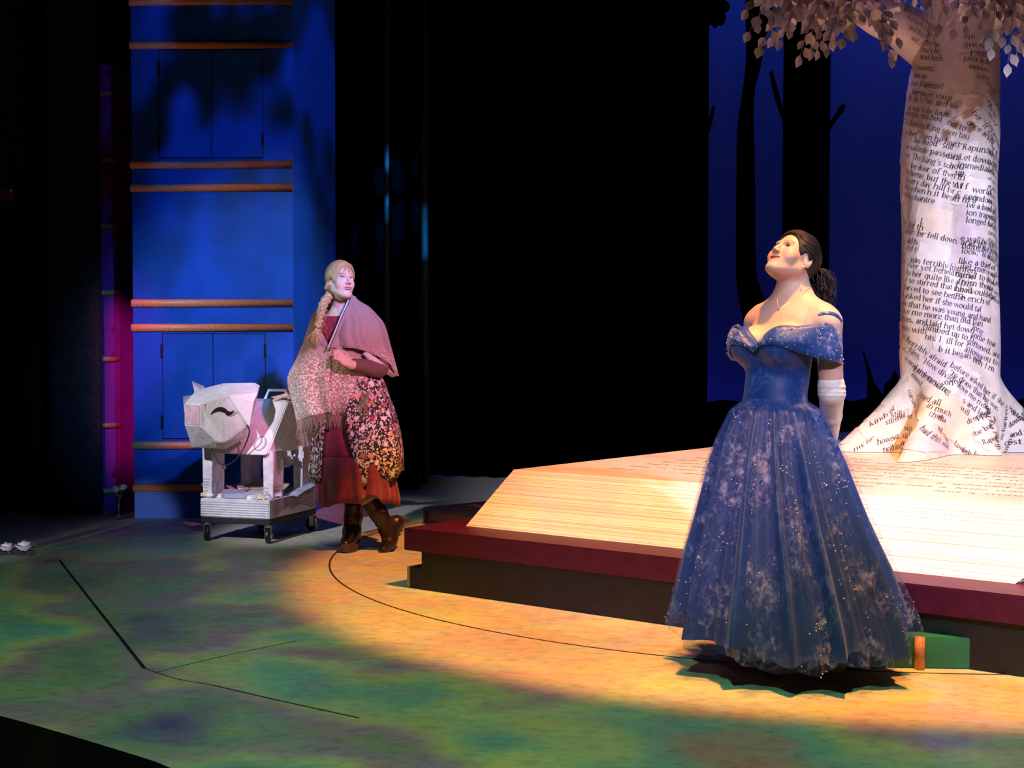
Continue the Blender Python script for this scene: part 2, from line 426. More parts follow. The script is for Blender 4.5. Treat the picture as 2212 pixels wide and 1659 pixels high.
# ---- side walls, curtains, backdrop ----------------------------------------
BLK = mat('black_flat_paint', (.004, .004, .006), .75, bump=.5, bscale=60)
VELV = mat('black_velour', (.0006, .0006, .0008), 1.0, spec=0.0)
def curtain(name, p0, p1, z1, amp, waves, m=VELV, n=None, z0=0.01):
    n = n or waves * 8; V = []; Fc = []
    d = Vector(p1) - Vector(p0); nrm = Vector((-d.y, d.x, 0)).normalized()
    for k, z in enumerate((z0, z1)):
        for i in range(n + 1):
            t = i / n; a = amp * (math.sin(t * waves * 2 * PI) + .35 * math.sin(t * waves * 4.7 + 1))
            q = Vector(p0) + d * t + nrm * a; V.append((q.x, q.y, z))
    for i in range(n): Fc.append((i, i + 1, n + 2 + i, n + 1 + i))
    o = me_obj(name, V, Fc, m, None, True)
    sm = o.modifiers.new('thick', 'SOLIDIFY'); sm.thickness = .012
    return o
# proscenium side wall on the far left
box_obj_w = box_obj('wall_left', (at(106, 1000, 10.0).x, at(215, 1000, 10.0).x, 10.02, 10.09, 0, 5.2), mat('proscenium_dark', (.010, .011, .017), .8, bump=.9, bscale=35, var=.4, vscale=20))
struct(box_obj_w, 'dark rough proscenium wall')
w2 = struct(box_obj('wall_side', (-6.0, at(106, 1000, 10.0).x - .01, 10.15, 10.3, 0, 5.2), BLK), 'black side wall')
# curtains behind the tower: nearer leg, then the far masking drape
c1 = curtain('curtain', at(640, 1060, 11.75) * Vector((1, 1, 0)) if False else Vector((at(600, 1060, 11.75).x, 11.75, 0)), Vector((at(905, 1060, 11.6).x, 11.6, 0)), 5.4, .035, 7)
tag(c1, 'black velour leg curtain just right of the blue tower', 'curtain')
c2 = curtain('curtain', Vector((at(880, 1020, 12.9).x, 12.9, 0)), Vector((at(1300, 1030, 12.5).x, 12.5, 0)), 5.6, .05, 8)
tag(c2, 'black velour drape in the dark middle of the stage', 'curtain')
c3 = curtain('curtain', Vector((at(1290, 1020, 12.95).x, 12.95, 0)), Vector((at(1527, 1020, 12.75).x, 12.75, 0)), 5.6, .04, 5)
tag(c3, 'black velour drape beside the left edge of the blue backdrop', 'curtain')
c4 = curtain('curtain', Vector((-3.45, 11.1, 0)), Vector((-2.2, 11.1, 0)), 5.4, .03, 5)  # added to hide the lit backdrop so the gap stays dark
tag(c4, 'black velour strip added to hide the lit backdrop behind the magenta book tower', 'curtain')
# rear wall and the blue backdrop cloth
BACK_Y = 15.2
bd = bpy.data.materials.new('backdrop_cloth'); bd.use_nodes = True
nt = bd.node_tree; b = nt.nodes['Principled BSDF']; b.inputs['Roughness'].default_value = .9; b.inputs['Specular IOR Level'].default_value = .1
nt.links.new(ramp(nt, noise(nt, mapped(nt, (1, 1, .6)), 1.1, 3), [(.35, (.10, .16, .62)), (.65, (.16, .18, .70))]), b.inputs['Base Color'])
struct(box_obj('wall_back', (-6, 8.5, BACK_Y, BACK_Y + .03, 0, 7.5), bd), 'blue lit backdrop cloth')

# ================================================================== SET PIECES
# ---- black cut-out trees and ground row in front of the backdrop ----------
SIL = mat('cutout_black', (.0012, .0012, .0016), .95, spec=.05)
def cutout(pts, Y, th, name, parent=None):
    P = [at(x, y, Y) for x, y in pts]
    V, Fc = prism([(q.x, q.z) for q in P], Y, Y + th, lambda u, v, d: (u, d, v))
    o = me_obj(name, V, Fc, SIL)
    if parent: wparent(o, parent)
    return o
YS = 14.2
base_y = 1002
t1 = thing('cutout_tree', 'slender curved black cutout tree trunk left of the singer', 'tree cutout', (at(1612, 900, YS).x, YS, 0))
L = [(1608, -160), (1610, 0), (1612, 65), (1611, 141), (1600, 228), (1593, 282), (1591, 434), (1591, 597), (1600, 662), (1612, 715), (1640, 800), (1655, 1000)]
R = [(1700, -160), (1672, 0), (1655, 81), (1644, 141), (1633, 184), (1628, 239), (1630, 325), (1632, 461), (1633, 575), (1640, 613), (1656, 656), (1690, 720), (1720, 800), (1735, 1000)]
sm_ = lambda pts: [(v.x, v.y) for v in catmull([(x, y, 0) for x, y in pts], 4)]
cutout(sm_(L) + sm_(R)[::-1], YS, .02, 'trunk', t1)
t2 = thing('cutout_tree', 'broad straight black cutout tree trunk with two bare branches behind the singer', 'tree cutout', (at(1742, 900, YS - .12).x, YS - .12, 0))
cutout([(1697, -160), (1694, 60), (1692, 260), (1690, 500), (1688, 1000), (1790, 1000), (1791, 500), (1793, 260), (1795, 60), (1797, -160)], YS - .12, .02, 'trunk', t2)
cutout([(1662, 156), (1665, 152), (1670, 156), (1680, 192), (1693, 238), (1693, 266), (1683, 238), (1672, 205)], YS - .115, .02, 'branch', t2)
cutout([(1790, 268), (1817, 226), (1823, 224), (1827, 229), (1822, 240), (1802, 268), (1790, 286)], YS - .115, .02, 'branch', t2)
t3 = thing('cutout_tree', 'wide black cutout tree with leafy lobes at the left edge of the backdrop', 'tree cutout', (at(1480, 900, YS - .05).x, YS - .05, 0))
cutout([(1440, -160), (1440, 1000), (1527, 1000), (1528, 640), (1531, 300), (1532, 60), (1536, -160)], YS - .05, .02, 'trunk', t3)
cutout([(1529, 262), (1539, 230), (1543, 226), (1545, 231), (1538, 268), (1530, 292)], YS - .045, .02, 'branch', t3)
lob = []
for cx, cy, rx, ry, a0, a1 in ((1560, -60, 22, 60, 60, -20), (1562, 14, 15, 14, 70, -80), (1557, 38, 11, 17, 20, -110), (1545, 46, 8, 14, 0, -150)):
    for a in np.linspace(math.radians(a0), math.radians(a1), 7): lob.append((cx + rx * math.cos(a), cy - ry * math.sin(a)))
cutout([(1500, -160), (1560, -160)] + lob + [(1500, 60)], YS - .06, .02, 'leaf_crown', t3)
g = thing('ground_row', 'low jagged black cutout ground row below the backdrop', 'scenery cutout', (at(1850, 900, YS + .1).x, YS + .1, 0))
cutout([(1500, 1000), (1500, 872), (1560, 864), (1640, 870), (1700, 861), (1760, 868), (1820, 860), (1836, 867), (1874, 861), (1905, 866), (1912, 828), (1924, 820), (1934, 800), (1945, 828), (1970, 850), (2040, 862), (2100, 855), (2160, 868), (2230, 860), (2330, 866), (2330, 1000)], YS + .1, .02, 'row_board', g)
cutout([(1863, 756), (1870, 785), (1875, 820), (1873, 870), (1916, 870), (1902, 845), (1887, 823), (1879, 796), (1867, 762)], YS + .09, .02, 'spike', g)
bpy.context.view_layer.update()

# ---- thin lit edges of the masking as added grey rods that catch the teal light -----------
EDGE_ROD = mat('grey_edge_rod', (.020, .021, .022), .7)
for (x0, x1, Y, lab) in ((830, 842, 11.45, 'added slim rod as the lit edge of the dark leg curtain, nearer the tower'), (909, 926, 12.2, 'added slim rod as a lit drape edge between the two dark drapes')):
    a = at(x0, 900, Y); c = at(x1, 900, Y); r = (c.x - a.x) / 2
    g_ = Geo().tube([((a.x + c.x) / 2, Y, 0), ((a.x + c.x) / 2, Y, 4.6)], r, 14)
    tag(g_.obj('edge_rod', EDGE_ROD, None, True), lab, 'edge_rod')

# ---- the blue book tower -----------------------------------------------------
BLUE = mat('blue_book_paint', (.004, .075, .42), .55, var=.12, vscale=5, bump=.08, bscale=90, spec=.3)
COPPER = mat('copper_band', (.55, .21, .08), .5, .1, var=.25, vscale=90, bump=.15, bscale=160)
GAP = mat('door_gap_black', (.002, .002, .005), .9)
A = Vector((at(291, 1118, 9.80).x, 9.80, 0)); Bq = Vector((at(635.5, 1118, 9.775).x, 9.775, 0))
Cq = Vector((at(727, 1085, 10.75).x, 10.75, 0)); Dq = A + (Cq - Bq)
ux = (Bq - A).normalized(); un = Vector((ux.y, -ux.x, 0))      # un points to the viewer
W = (Bq - A).length
tower = thing('book_tower', 'tall blue cabinet shaped like a book spine with copper ridges and doors', 'set piece', A, math.atan2(ux.y, ux.x))
TM = Matrix(((ux.x, -un.x, 0, A.x), (ux.y, -un.y, 0, A.y), (0, 0, 1, 0), (0, 0, 0, 1)))  # local x along front, y to the back
inv = TM.inverted()
q = [inv @ v for v in (A, Bq, Cq, Dq)]
V, Fc = prism([(v.x, v.y) for v in q], 0, 4.3, lambda u, v, d: (u, v, d))
me_obj('spine', V, Fc, BLUE, tower)
def tow(px, py): # pixel on the tower front -> local (x, z)
    d = ray(px, py); o_ = Vector((0, 0, CAM_H)); t = (A - o_).dot(un) / d.dot(un); h = inv @ (o_ + d * t); return h.x, h.z
def ridge(name, x0, x1, z, r, m, parent, y=0.0, n=9):
    prof = [(r * .85 * math.cos(a), r * math.sin(a)) for a in np.linspace(-PI / 2, PI / 2, n)]
    V = [(x, y - dx, z + dz) for x in (x0, x1) for dx, dz in prof]
    Fc = [(i, i + 1, n + i + 1, n + i) for i in range(n - 1)] + [tuple(range(n)), tuple(range(2 * n - 1, n - 1, -1)), (0, n, 2 * n - 1, n - 1)]
    o = me_obj(name, V, Fc, m, parent, True)
    return o
for py in (3, 97, 356, 406, 655, 708, 962, 1054, -155, -205):
    x, z = tow(460, py); ridge('spine_ridge', -.008, W + .002, z, .0275, COPPER, tower)
def door_pair(x0, xm, x1, y0, y1):
    X0, Z1 = tow(x0, y0); X1, Z0 = tow(x1, y1); XM, _ = tow(xm, y0)
    gp = .006
    box_obj('door_gap', (X0 - gp, X1 + gp, -.002, .01, Z0 - gp, Z1 + gp), GAP, tower)
    for a, b_, hx in ((X0, XM - gp / 2, X0 - .004), (XM + gp / 2, X1, X1 + .004)):
        d = box_obj('door', (a, b_, -.007, .004, Z0, Z1), BLUE, tower, bev=.001)
        for k in (.16, .84):
            box_obj('hinge', (hx - .007, hx + .007, -.012, -.001, Z0 + (Z1 - Z0) * k - .045, Z0 + (Z1 - Z0) * k + .045), GAP, d)
door_pair(352, 460, 573, 722, 947)
door_pair(345, 456, 567, 110, 340)

# ---- the purple book tower behind it -----------------------------------------
PURP = mat('purple_book_paint', (.30, .02, .25), .6, var=.15, vscale=6)
Yp = 10.2
pa, pb = at(219, 1113, Yp), at(263, 1113, Yp)
pt = thing('book_tower', 'narrow magenta book tower with copper ridges left of the blue tower', 'set piece', (pa.x, Yp, 0))
wl = pb.x - pa.x; wr = at(296, 1113, Yp + .1).x - pa.x
V, Fc = prism([(0, 0), (wl, -.02), (wr, .10), (wr, .7), (0, .7)], 0, at(240, 140, Yp).z, lambda u, v, d: (u, v, d))
me_obj('spine', V, Fc, PURP, pt)
for py in (203, 346, 489, 633, 776, 919, 1061):
    ridge('spine_ridge', -.006, wl + .004, at(240, py, Yp).z, .020, COPPER, pt, y=-.012)

# ---- the great open book platform ---------------------------------------------
BURG = mat('burgundy_cover', (.070, .004, .025), .45, var=.18, vscale=14, bump=.12, bscale=150, spec=.4)
COVD = mat('black_cover', (.006, .007, .014), .55, var=.3, vscale=10, bump=.2, bscale=80)
O = gnd(872, 1140, .30)
ang = math.radians(-38.4)
ce, se = math.cos(ang), math.sin(ang)
E1, E2 = Vector((ce, se, 0)), Vector((-se, ce, 0))
def loc2(p): d = Vector(p) - O; return d.dot(E1), d.dot(E2)
plat = thing('book_platform', 'huge open book platform with cream pages on a burgundy cover', 'platform', (O.x, O.y, 0), ang)
SLEN, TLEN = 4.6, 5.0
box_obj('cover', (0, SLEN, 0, TLEN, .19, .30), BURG, plat, bev=.004)
sb, tb = loc2(gnd(905, 1275)); tb += .02
box_obj('base', (sb, SLEN - .1, tb, TLEN - .1, 0, .19), COVD, plat)
box_obj('base_return', (sb - .085, sb - .002, tb + .005, tb + .5, 0, .105), COVD, plat, bev=.003)
box_obj('raw_edge', (sb - .105, sb - .087, tb + .008, tb + .5, 0, .103), mat('raw_timber', (.45, .28, .14), .6, var=.2, vscale=30), plat)
# joints in the burgundy fascia
for s_ in (.62, 1.36, 2.9, 3.8):
    box_obj('cover_joint', (s_ - .0015, s_ + .0015, -.0006, .002, .192, .298), mat('joint_dark', (.03, .004, .01), .7), plat)
s0, t0 = loc2(gnd(1007, 1136, .30)); s1, t1_ = loc2(gnd(2192, 1261, .30)); s2, t2_ = loc2(gnd(1110, 1014, .555))
t0 = (t0 + t1_) / 2
PT = t0 + .385; PTOP = .555
def page_material():
    m = bpy.data.materials.new('page_edges'); m.use_nodes = True
    nt = m.node_tree; b = nt.nodes['Principled BSDF']; b.inputs['Roughness'].default_value = .5; b.inputs['Specular IOR Level'].default_value = .3
    v = mapped(nt, (.45, 26, 26)); v2 = mapped(nt, (.8, 70, 70)); v3 = mapped(nt, (1, 1, 1))
    c = ramp(nt, noise(nt, v, 1.0, 5, .6), [(.28, (.46, .33, .27)), (.42, (.68, .56, .48)), (.52, (.78, .68, .62)), (.64, (.82, .76, .72)), (.75, (.70, .60, .58))])
    lines = ramp(nt, noise(nt, v2, 1.0, 3, .5), [(.30, (.62, .52, .48)), (.37, (1, 1, 1))])
    c = mixc(nt, .7, c, lines, 'MULTIPLY')
    nt.links.new(c, b.inputs['Base Color']); return m
def page_top_material():
    m = bpy.data.materials.new('page_paper'); m.use_nodes = True
    nt = m.node_tree; b = nt.nodes['Principled BSDF']; b.inputs['Roughness'].default_value = .32; b.inputs['Specular IOR Level'].default_value = .45
    v = mapped(nt, (1, 1, 1)); v2 = mapped(nt, (.5, 1.4, 1))
    c = ramp(nt, noise(nt, v2, 2.2, 4), [(.3, (.64, .54, .49)), (.5, (.74, .68, .66)), (.7, (.80, .77, .77))])
    nt.links.new(c, b.inputs['Base Color']); return m
PEDGE, PTOPM = page_material(), page_top_material()
sec = [(t0, .30), (PT, PTOP), (TLEN - .12, PTOP), (TLEN - .12, .30)]
nS = 24; V = []; Fc = []
V = [(s, t, z) for s in (s0, s1 + .30) for t, z in sec]
V[4] = (s1, t0, .30)
me = me_obj('page_block', V, [(0, 1, 5, 4), (1, 2, 6, 5), (2, 3, 7, 6), (3, 2, 1, 0), (4, 5, 6, 7), (0, 4, 7, 3)], PEDGE, plat)
me.data.materials.append(PTOPM)
me.data.polygons[1].material_index = 1
# page leaves: thin separate sheets standing a little proud of the sloping edge
SL = Vector((0, PT - t0, PTOP - .30)); SLn = Vector((0, -SL.z, SL.y)).normalized()
SHEET = [mat('page_sheet_%d' % i, c, .5, var=.09, vscale=1.0, stretch=(.7, 14, 14), detail=6) for i, c in enumerate(((.76, .67, .61), (.80, .74, .70), (.72, .60, .53), (.79, .71, .68)))]
r2 = random.Random(3)
k = 0.02
while k < .97:
    h = r2.uniform(.008, .05); e = r2.uniform(.0006, .0030)
    a_ = Vector((0, t0, .30)) + SL * k; b_ = Vector((0, t0, .30)) + SL * min(.995, k + h)
    sa = s0 + r2.uniform(.0, .004); sz = s1 + .30 * (k + h / 2) - r2.uniform(.0, .01)
    V = []
    for s in (sa, sz):
        for pnt, ee in ((a_, 0), (a_, e), (b_, e * .5), (b_, 0)): V.append(Vector((s, 0, 0)) + pnt + SLn * ee)
    me_obj('page', V, [(0, 1, 2, 3), (7, 6, 5, 4), (0, 4, 5, 1), (1, 5, 6, 2), (2, 6, 7, 3)], SHEET[r2.randrange(4)], plat)
    k += h + r2.choice((0, 0, 0, .0015))
# faded lines of writing on the page top
INKF = mat('faded_ink', (.20, .17, .19), .6)
WORDS = "once upon a time there was a man and a woman who had long in vain wished for a child these people had a little window at the back of their house from which a splendid garden could be seen which was full of the most beautiful flowers and herbs".split()
def quads_mesh(name, quads, to3, m, parent):
    V = []; Fc = []
    for f in quads:
        i = len(V); V += [to3(u, v) for u, v in f]; Fc.append(tuple(range(i, i + len(f))))
    return me_obj(name, V, Fc, m, parent)
wi = 0; qs = []
for row in range(9):
    tt = PT + .34 + row * .17
    ss = s0 + .35
    while ss < s1 + .1:
        wd = WORDS[wi % len(WORDS)]; wi += 1
        qq, ww = text_quads(wd, .085)
        qs += [[(u + ss, v + tt) for u, v in f] for f in qq]; ss += ww + .035 + (.25 if r2.random() < .12 else 0)
quads_mesh('page_writing', qs, lambda u, v: (u, v + .02 * math.sin(u * 2.3), PTOP + .0008), INKF, plat)['kind'] = 'stuff'

# ---- other books on the floor ---------------------------------------------------
NAVY = mat('navy_cover', (.012, .014, .075), .35, var=.2, vscale=12)
n0 = gnd(914, 1132); an = math.radians(-47)
nb = thing('floor_book', 'dark navy book lying on the floor behind the open book platform', 'book', n0, an)
box_obj('cover', (0, .75, 0, 1.1, .092, .112), NAVY, nb, bev=.003)
box_obj('cover', (0, .75, 0, 1.1, 0.001, .016), NAVY, nb, bev=.003)
box_obj('spine', (0, .02, .001, 1.099, .017, .091), NAVY, nb)
box_obj('page_block', (.021, .74, .025, 1.08, .017, .091), mat('dusky_pages', (.10, .055, .09), .7, var=.3, vscale=2, stretch=(.5, 40, 60)), nb)
gl = mat('gilt_line', (.35, .12, .05), .45, .3)
for i, (a_, w_) in enumerate(((.30, .008), (.36, .004), (.47, .006))):
    box_obj('gilt_rule', (.10, .74, a_, a_ + w_, .112, .1128), gl, nb)
GREEN = mat('green_cover', (.012, .16, .065), .5, var=.12, vscale=10)
g0 = gnd(1640, 1438); g1 = gnd(2103, 1446)
gd = (g1 - g0); ga = math.atan2(gd.y, gd.x); gw = gd.length
gb = thing('floor_book', 'green book spine with copper ridges low in front of the platform', 'book', g0, ga)
box_obj('spine', (0, gw, .0, .10, .001, .118), GREEN, gb, bev=.003)
for px in (1700, 1866, 1983):
    p_ = gnd(px, 1442); sx = (p_ - g0).dot(gd.normalized())
    gg = Geo().tube([(sx, -.013, .0015), (sx, -.013, .121)], .019, 16)
    gg.obj('spine_ridge', COPPER, gb, True)

# ================================================================== THE PAPER TREE
PAPER = mat('trunk_paper', (.74, .69, .70), .55, var=.10, vscale=9, bump=.35, bscale=26)
INK = mat('printed_ink', (.035, .03, .05), .6)
TCX, TCY = at(2050, 700, 8.62).x, 8.62
ZB = PTOP + .003
tree = thing('paper_tree', 'white papier mache tree covered in printed book pages with pale leaves', 'tree', (TCX, TCY, ZB))
_py = [-260, -120, 0, 60, 120, 200, 290, 400, 500, 600, 700, 780, 830, 1000]
_l = [1990, 1988, 1985, 1979, 1975, 1964, 1955, 1952, 1950, 1947, 1945, 1945, 1947, 1947]
_r = [2140, 2145, 2150, 2150, 2150, 2153, 2156, 2150, 2149, 2147, 2147, 2150, 2152, 2152]
_z = np.array([at(2050, y, TCY).z for y in _py])[::-1]
_hw = np.array([(b_ - a_) / 2 for a_, b_ in zip(_l, _r)])[::-1] / F_PX * TCY
_cx = np.array([at((a_ + b_) / 2, 700, TCY).x for a_, b_ in zip(_l, _r)])[::-1]
ROOTS = [(180, .42, .46, 1.25, .30), (238, .66, .50, 1.9, .22), (2, .46, .46, 1.2, .34), (95, .4, .4, 1.3, .3), (300, .12, .34, 1.2, .30)]
def trunk_pt(th, z, off=0.0):
    z = max(z, ZB); h = z - ZB
    r = float(np.interp(z, _z, _hw)); cx = float(np.interp(z, _z, _cx))
    r *= 1 + .035 * math.sin(3 * th + 2.2 * z) + .03 * math.sin(5 * th - 3.1 * z + 1) + .012 * math.sin(11 * th + 9 * z)
    r -= .035 * math.exp(-((th - math.radians(262 + 10 * math.sin(z * 2))) / .22) ** 2) * min(1, max(0, (h - .45) / .5))
    for a, amp, hh, pw, sg in ROOTS:
        d = (th - math.radians(a) + PI) % (2 * PI) - PI
        if h < hh: r += amp * (1 - h / hh) ** pw * math.exp(-(d / (sg * (.75 + .6 * h / hh))) ** 2)
    r += off
    return Vector((cx + r * math.cos(th), TCY + r * math.sin(th), z))
def trunk_nrm(th, z):
    a = trunk_pt(th + .02, z) - trunk_pt(th - .02, z); b_ = trunk_pt(th, z + .01) - trunk_pt(th, max(ZB, z - .01))
    return a.cross(b_).normalized()
# trunk mesh
NT = 96
zs = list(np.linspace(ZB, ZB + .5, 22)) + list(np.linspace(ZB + .54, 4.15, 44))
V = [trunk_pt(2 * PI * k / NT, z) for z in zs for k in range(NT)]
Fc = [(i * NT + k, i * NT + (k + 1) % NT, (i + 1) * NT + (k + 1) % NT, (i + 1) * NT + k) for i in range(len(zs) - 1) for k in range(NT)]
wparent(me_obj('trunk', V, Fc, PAPER, None, True), tree)
# pixel -> (theta, z)
_gth = np.linspace(math.radians(165), math.radians(340), 120); _gz = np.linspace(ZB, 3.5, 200)
_gp = np.array([[trunk_pt(t, z) for t in _gth] for z in _gz])
_dy = _gp[..., 1]
cp, sp = math.cos(PITCH), math.sin(PITCH)
_dep = _gp[..., 1] * cp - (_gp[..., 2] - CAM_H) * sp; _up = _gp[..., 1] * sp + (_gp[..., 2] - CAM_H) * cp
_gx = CX + F_PX * _gp[..., 0] / _dep; _gy = CY - F_PX * _up / _dep
def on_trunk(px, py):
    d = (_gx - px) ** 2 + (_gy - py) ** 2
    d = d + np.where(d < 60, (_dep - 7) * 12, 0)
    i, j = np.unravel_index(np.argmin(d), d.shape); return float(_gth[j]), float(_gz[i])
def local_map(px, py, deg):
    th, z = on_trunk(px, py)
    rr = (trunk_pt(th + .03, z) - trunk_pt(th - .03, z)).length / .06
    ca, sa = math.cos(math.radians(deg)), math.sin(math.radians(deg))
    def f(u, v, off):
        du = u * ca - v * sa; dv = u * sa + v * ca
        t2 = th + du / rr; z2 = max(ZB + .002, z + dv)
        return trunk_pt(t2, z2) + trunk_nrm(t2, z2) * off
    return f
TINT = [mat('sheet_tint_%d' % i, c, .5, var=.08, vscale=14, bump=.3, bscale=40) for i, c in enumerate(((.80, .75, .74), (.78, .66, .58), (.72, .66, .80), (.80, .70, .62), (.84, .82, .84), (.68, .62, .70)))]
rt = random.Random(11)
# sheets of book page: (px, py, width px, height px, rotation, tint)
sheets = [(1958, 160, 62, 30, -14, 3), (1956, 192, 75, 62, -13, 1), (1952, 255, 70, 55, -13, 1), (1950, 300, 85, 60, -14, 0), (1950, 345, 70, 90, -14, 3), (1949, 425, 55, 75, -13, 0),
          (2030, 250, 66, 60, -18, 2), (2050, 300, 60, 80, -10, 4), (2056, 380, 70, 60, -10, 4), (2080, 425, 60, 85, -10, 2), (1985, 440, 80, 60, -13, 3), (1950, 475, 60, 65, -14, 0),
          (1990, 520, 75, 60, -12, 4), (2060, 520, 75, 60, -10, 2), (1946, 560, 95, 70, -12, 0), (2050, 570, 85, 70, -12, 4), (1945, 625, 95, 60, -10, 3), (2035, 635, 95, 55, -11, 2),
          (1944, 690, 90, 55, -10, 1), (2030, 690, 80, 65, -13, 4), (2085, 700, 62, 70, -16, 2), (1946, 745, 70, 60, -34, 0), (2012, 755, 70, 60, -22, 2), (2060, 775, 75, 70, -30, 4),
          (1960, 800, 60, 80, -40, 4), (2030, 830, 70, 70, -34, 3), (2090, 800, 55, 60, -30, 2), (1960, 870, 40, 100, 6, 4), (2005, 885, 60, 75, -12, 2), (2065, 880, 65, 70, -30, 3),
          (2110, 870, 60, 90, 12, 4), (2150, 880, 60, 90, -60, 0), (1860, 900, 60, 70, 40, 0), (1845, 940, 60, 40, 25, 2), (2075, 200, 55, 70, -6, 3), (2070, 120, 60, 70, 8, 1), (1985, 90, 60, 60, -18, 1), (2110, 230, 40, 120, -60, 4)]
PXM = F_PX / 8.35
for (px, py, w_, h_, rot, ti) in sheets:
    f = local_map(px, py, rot); n_ = 7; V = []; Fc = []
    W_, H_ = w_ / PXM, h_ / PXM; e_ = rt.uniform(.0016, .0030)
    jag = [(rt.uniform(-.1, .1), rt.uniform(-.1, .1)) for _ in range(n_ * 2 + 2)]
    for i in range(n_):
        for j in range(n_):
            u = W_ * j / (n_ - 1); v = -H_ * i / (n_ - 1)
            if i in (0, n_ - 1): v += H_ * jag[j][1] * .6
            if j in (0, n_ - 1): u += W_ * jag[n_ + i][0] * .5
            V.append(f(u, v, e_ + (.0025 * rt.random() if i in (0, n_ - 1) or j in (0, n_ - 1) else 0)))
    for i in range(n_ - 1):
        for j in range(n_ - 1): Fc.append((i * n_ + j, (i + 1) * n_ + j, (i + 1) * n_ + j + 1, i * n_ + j + 1))
    o = wparent(me_obj('page_sheet', V, Fc, TINT[ti], None, True), tree)
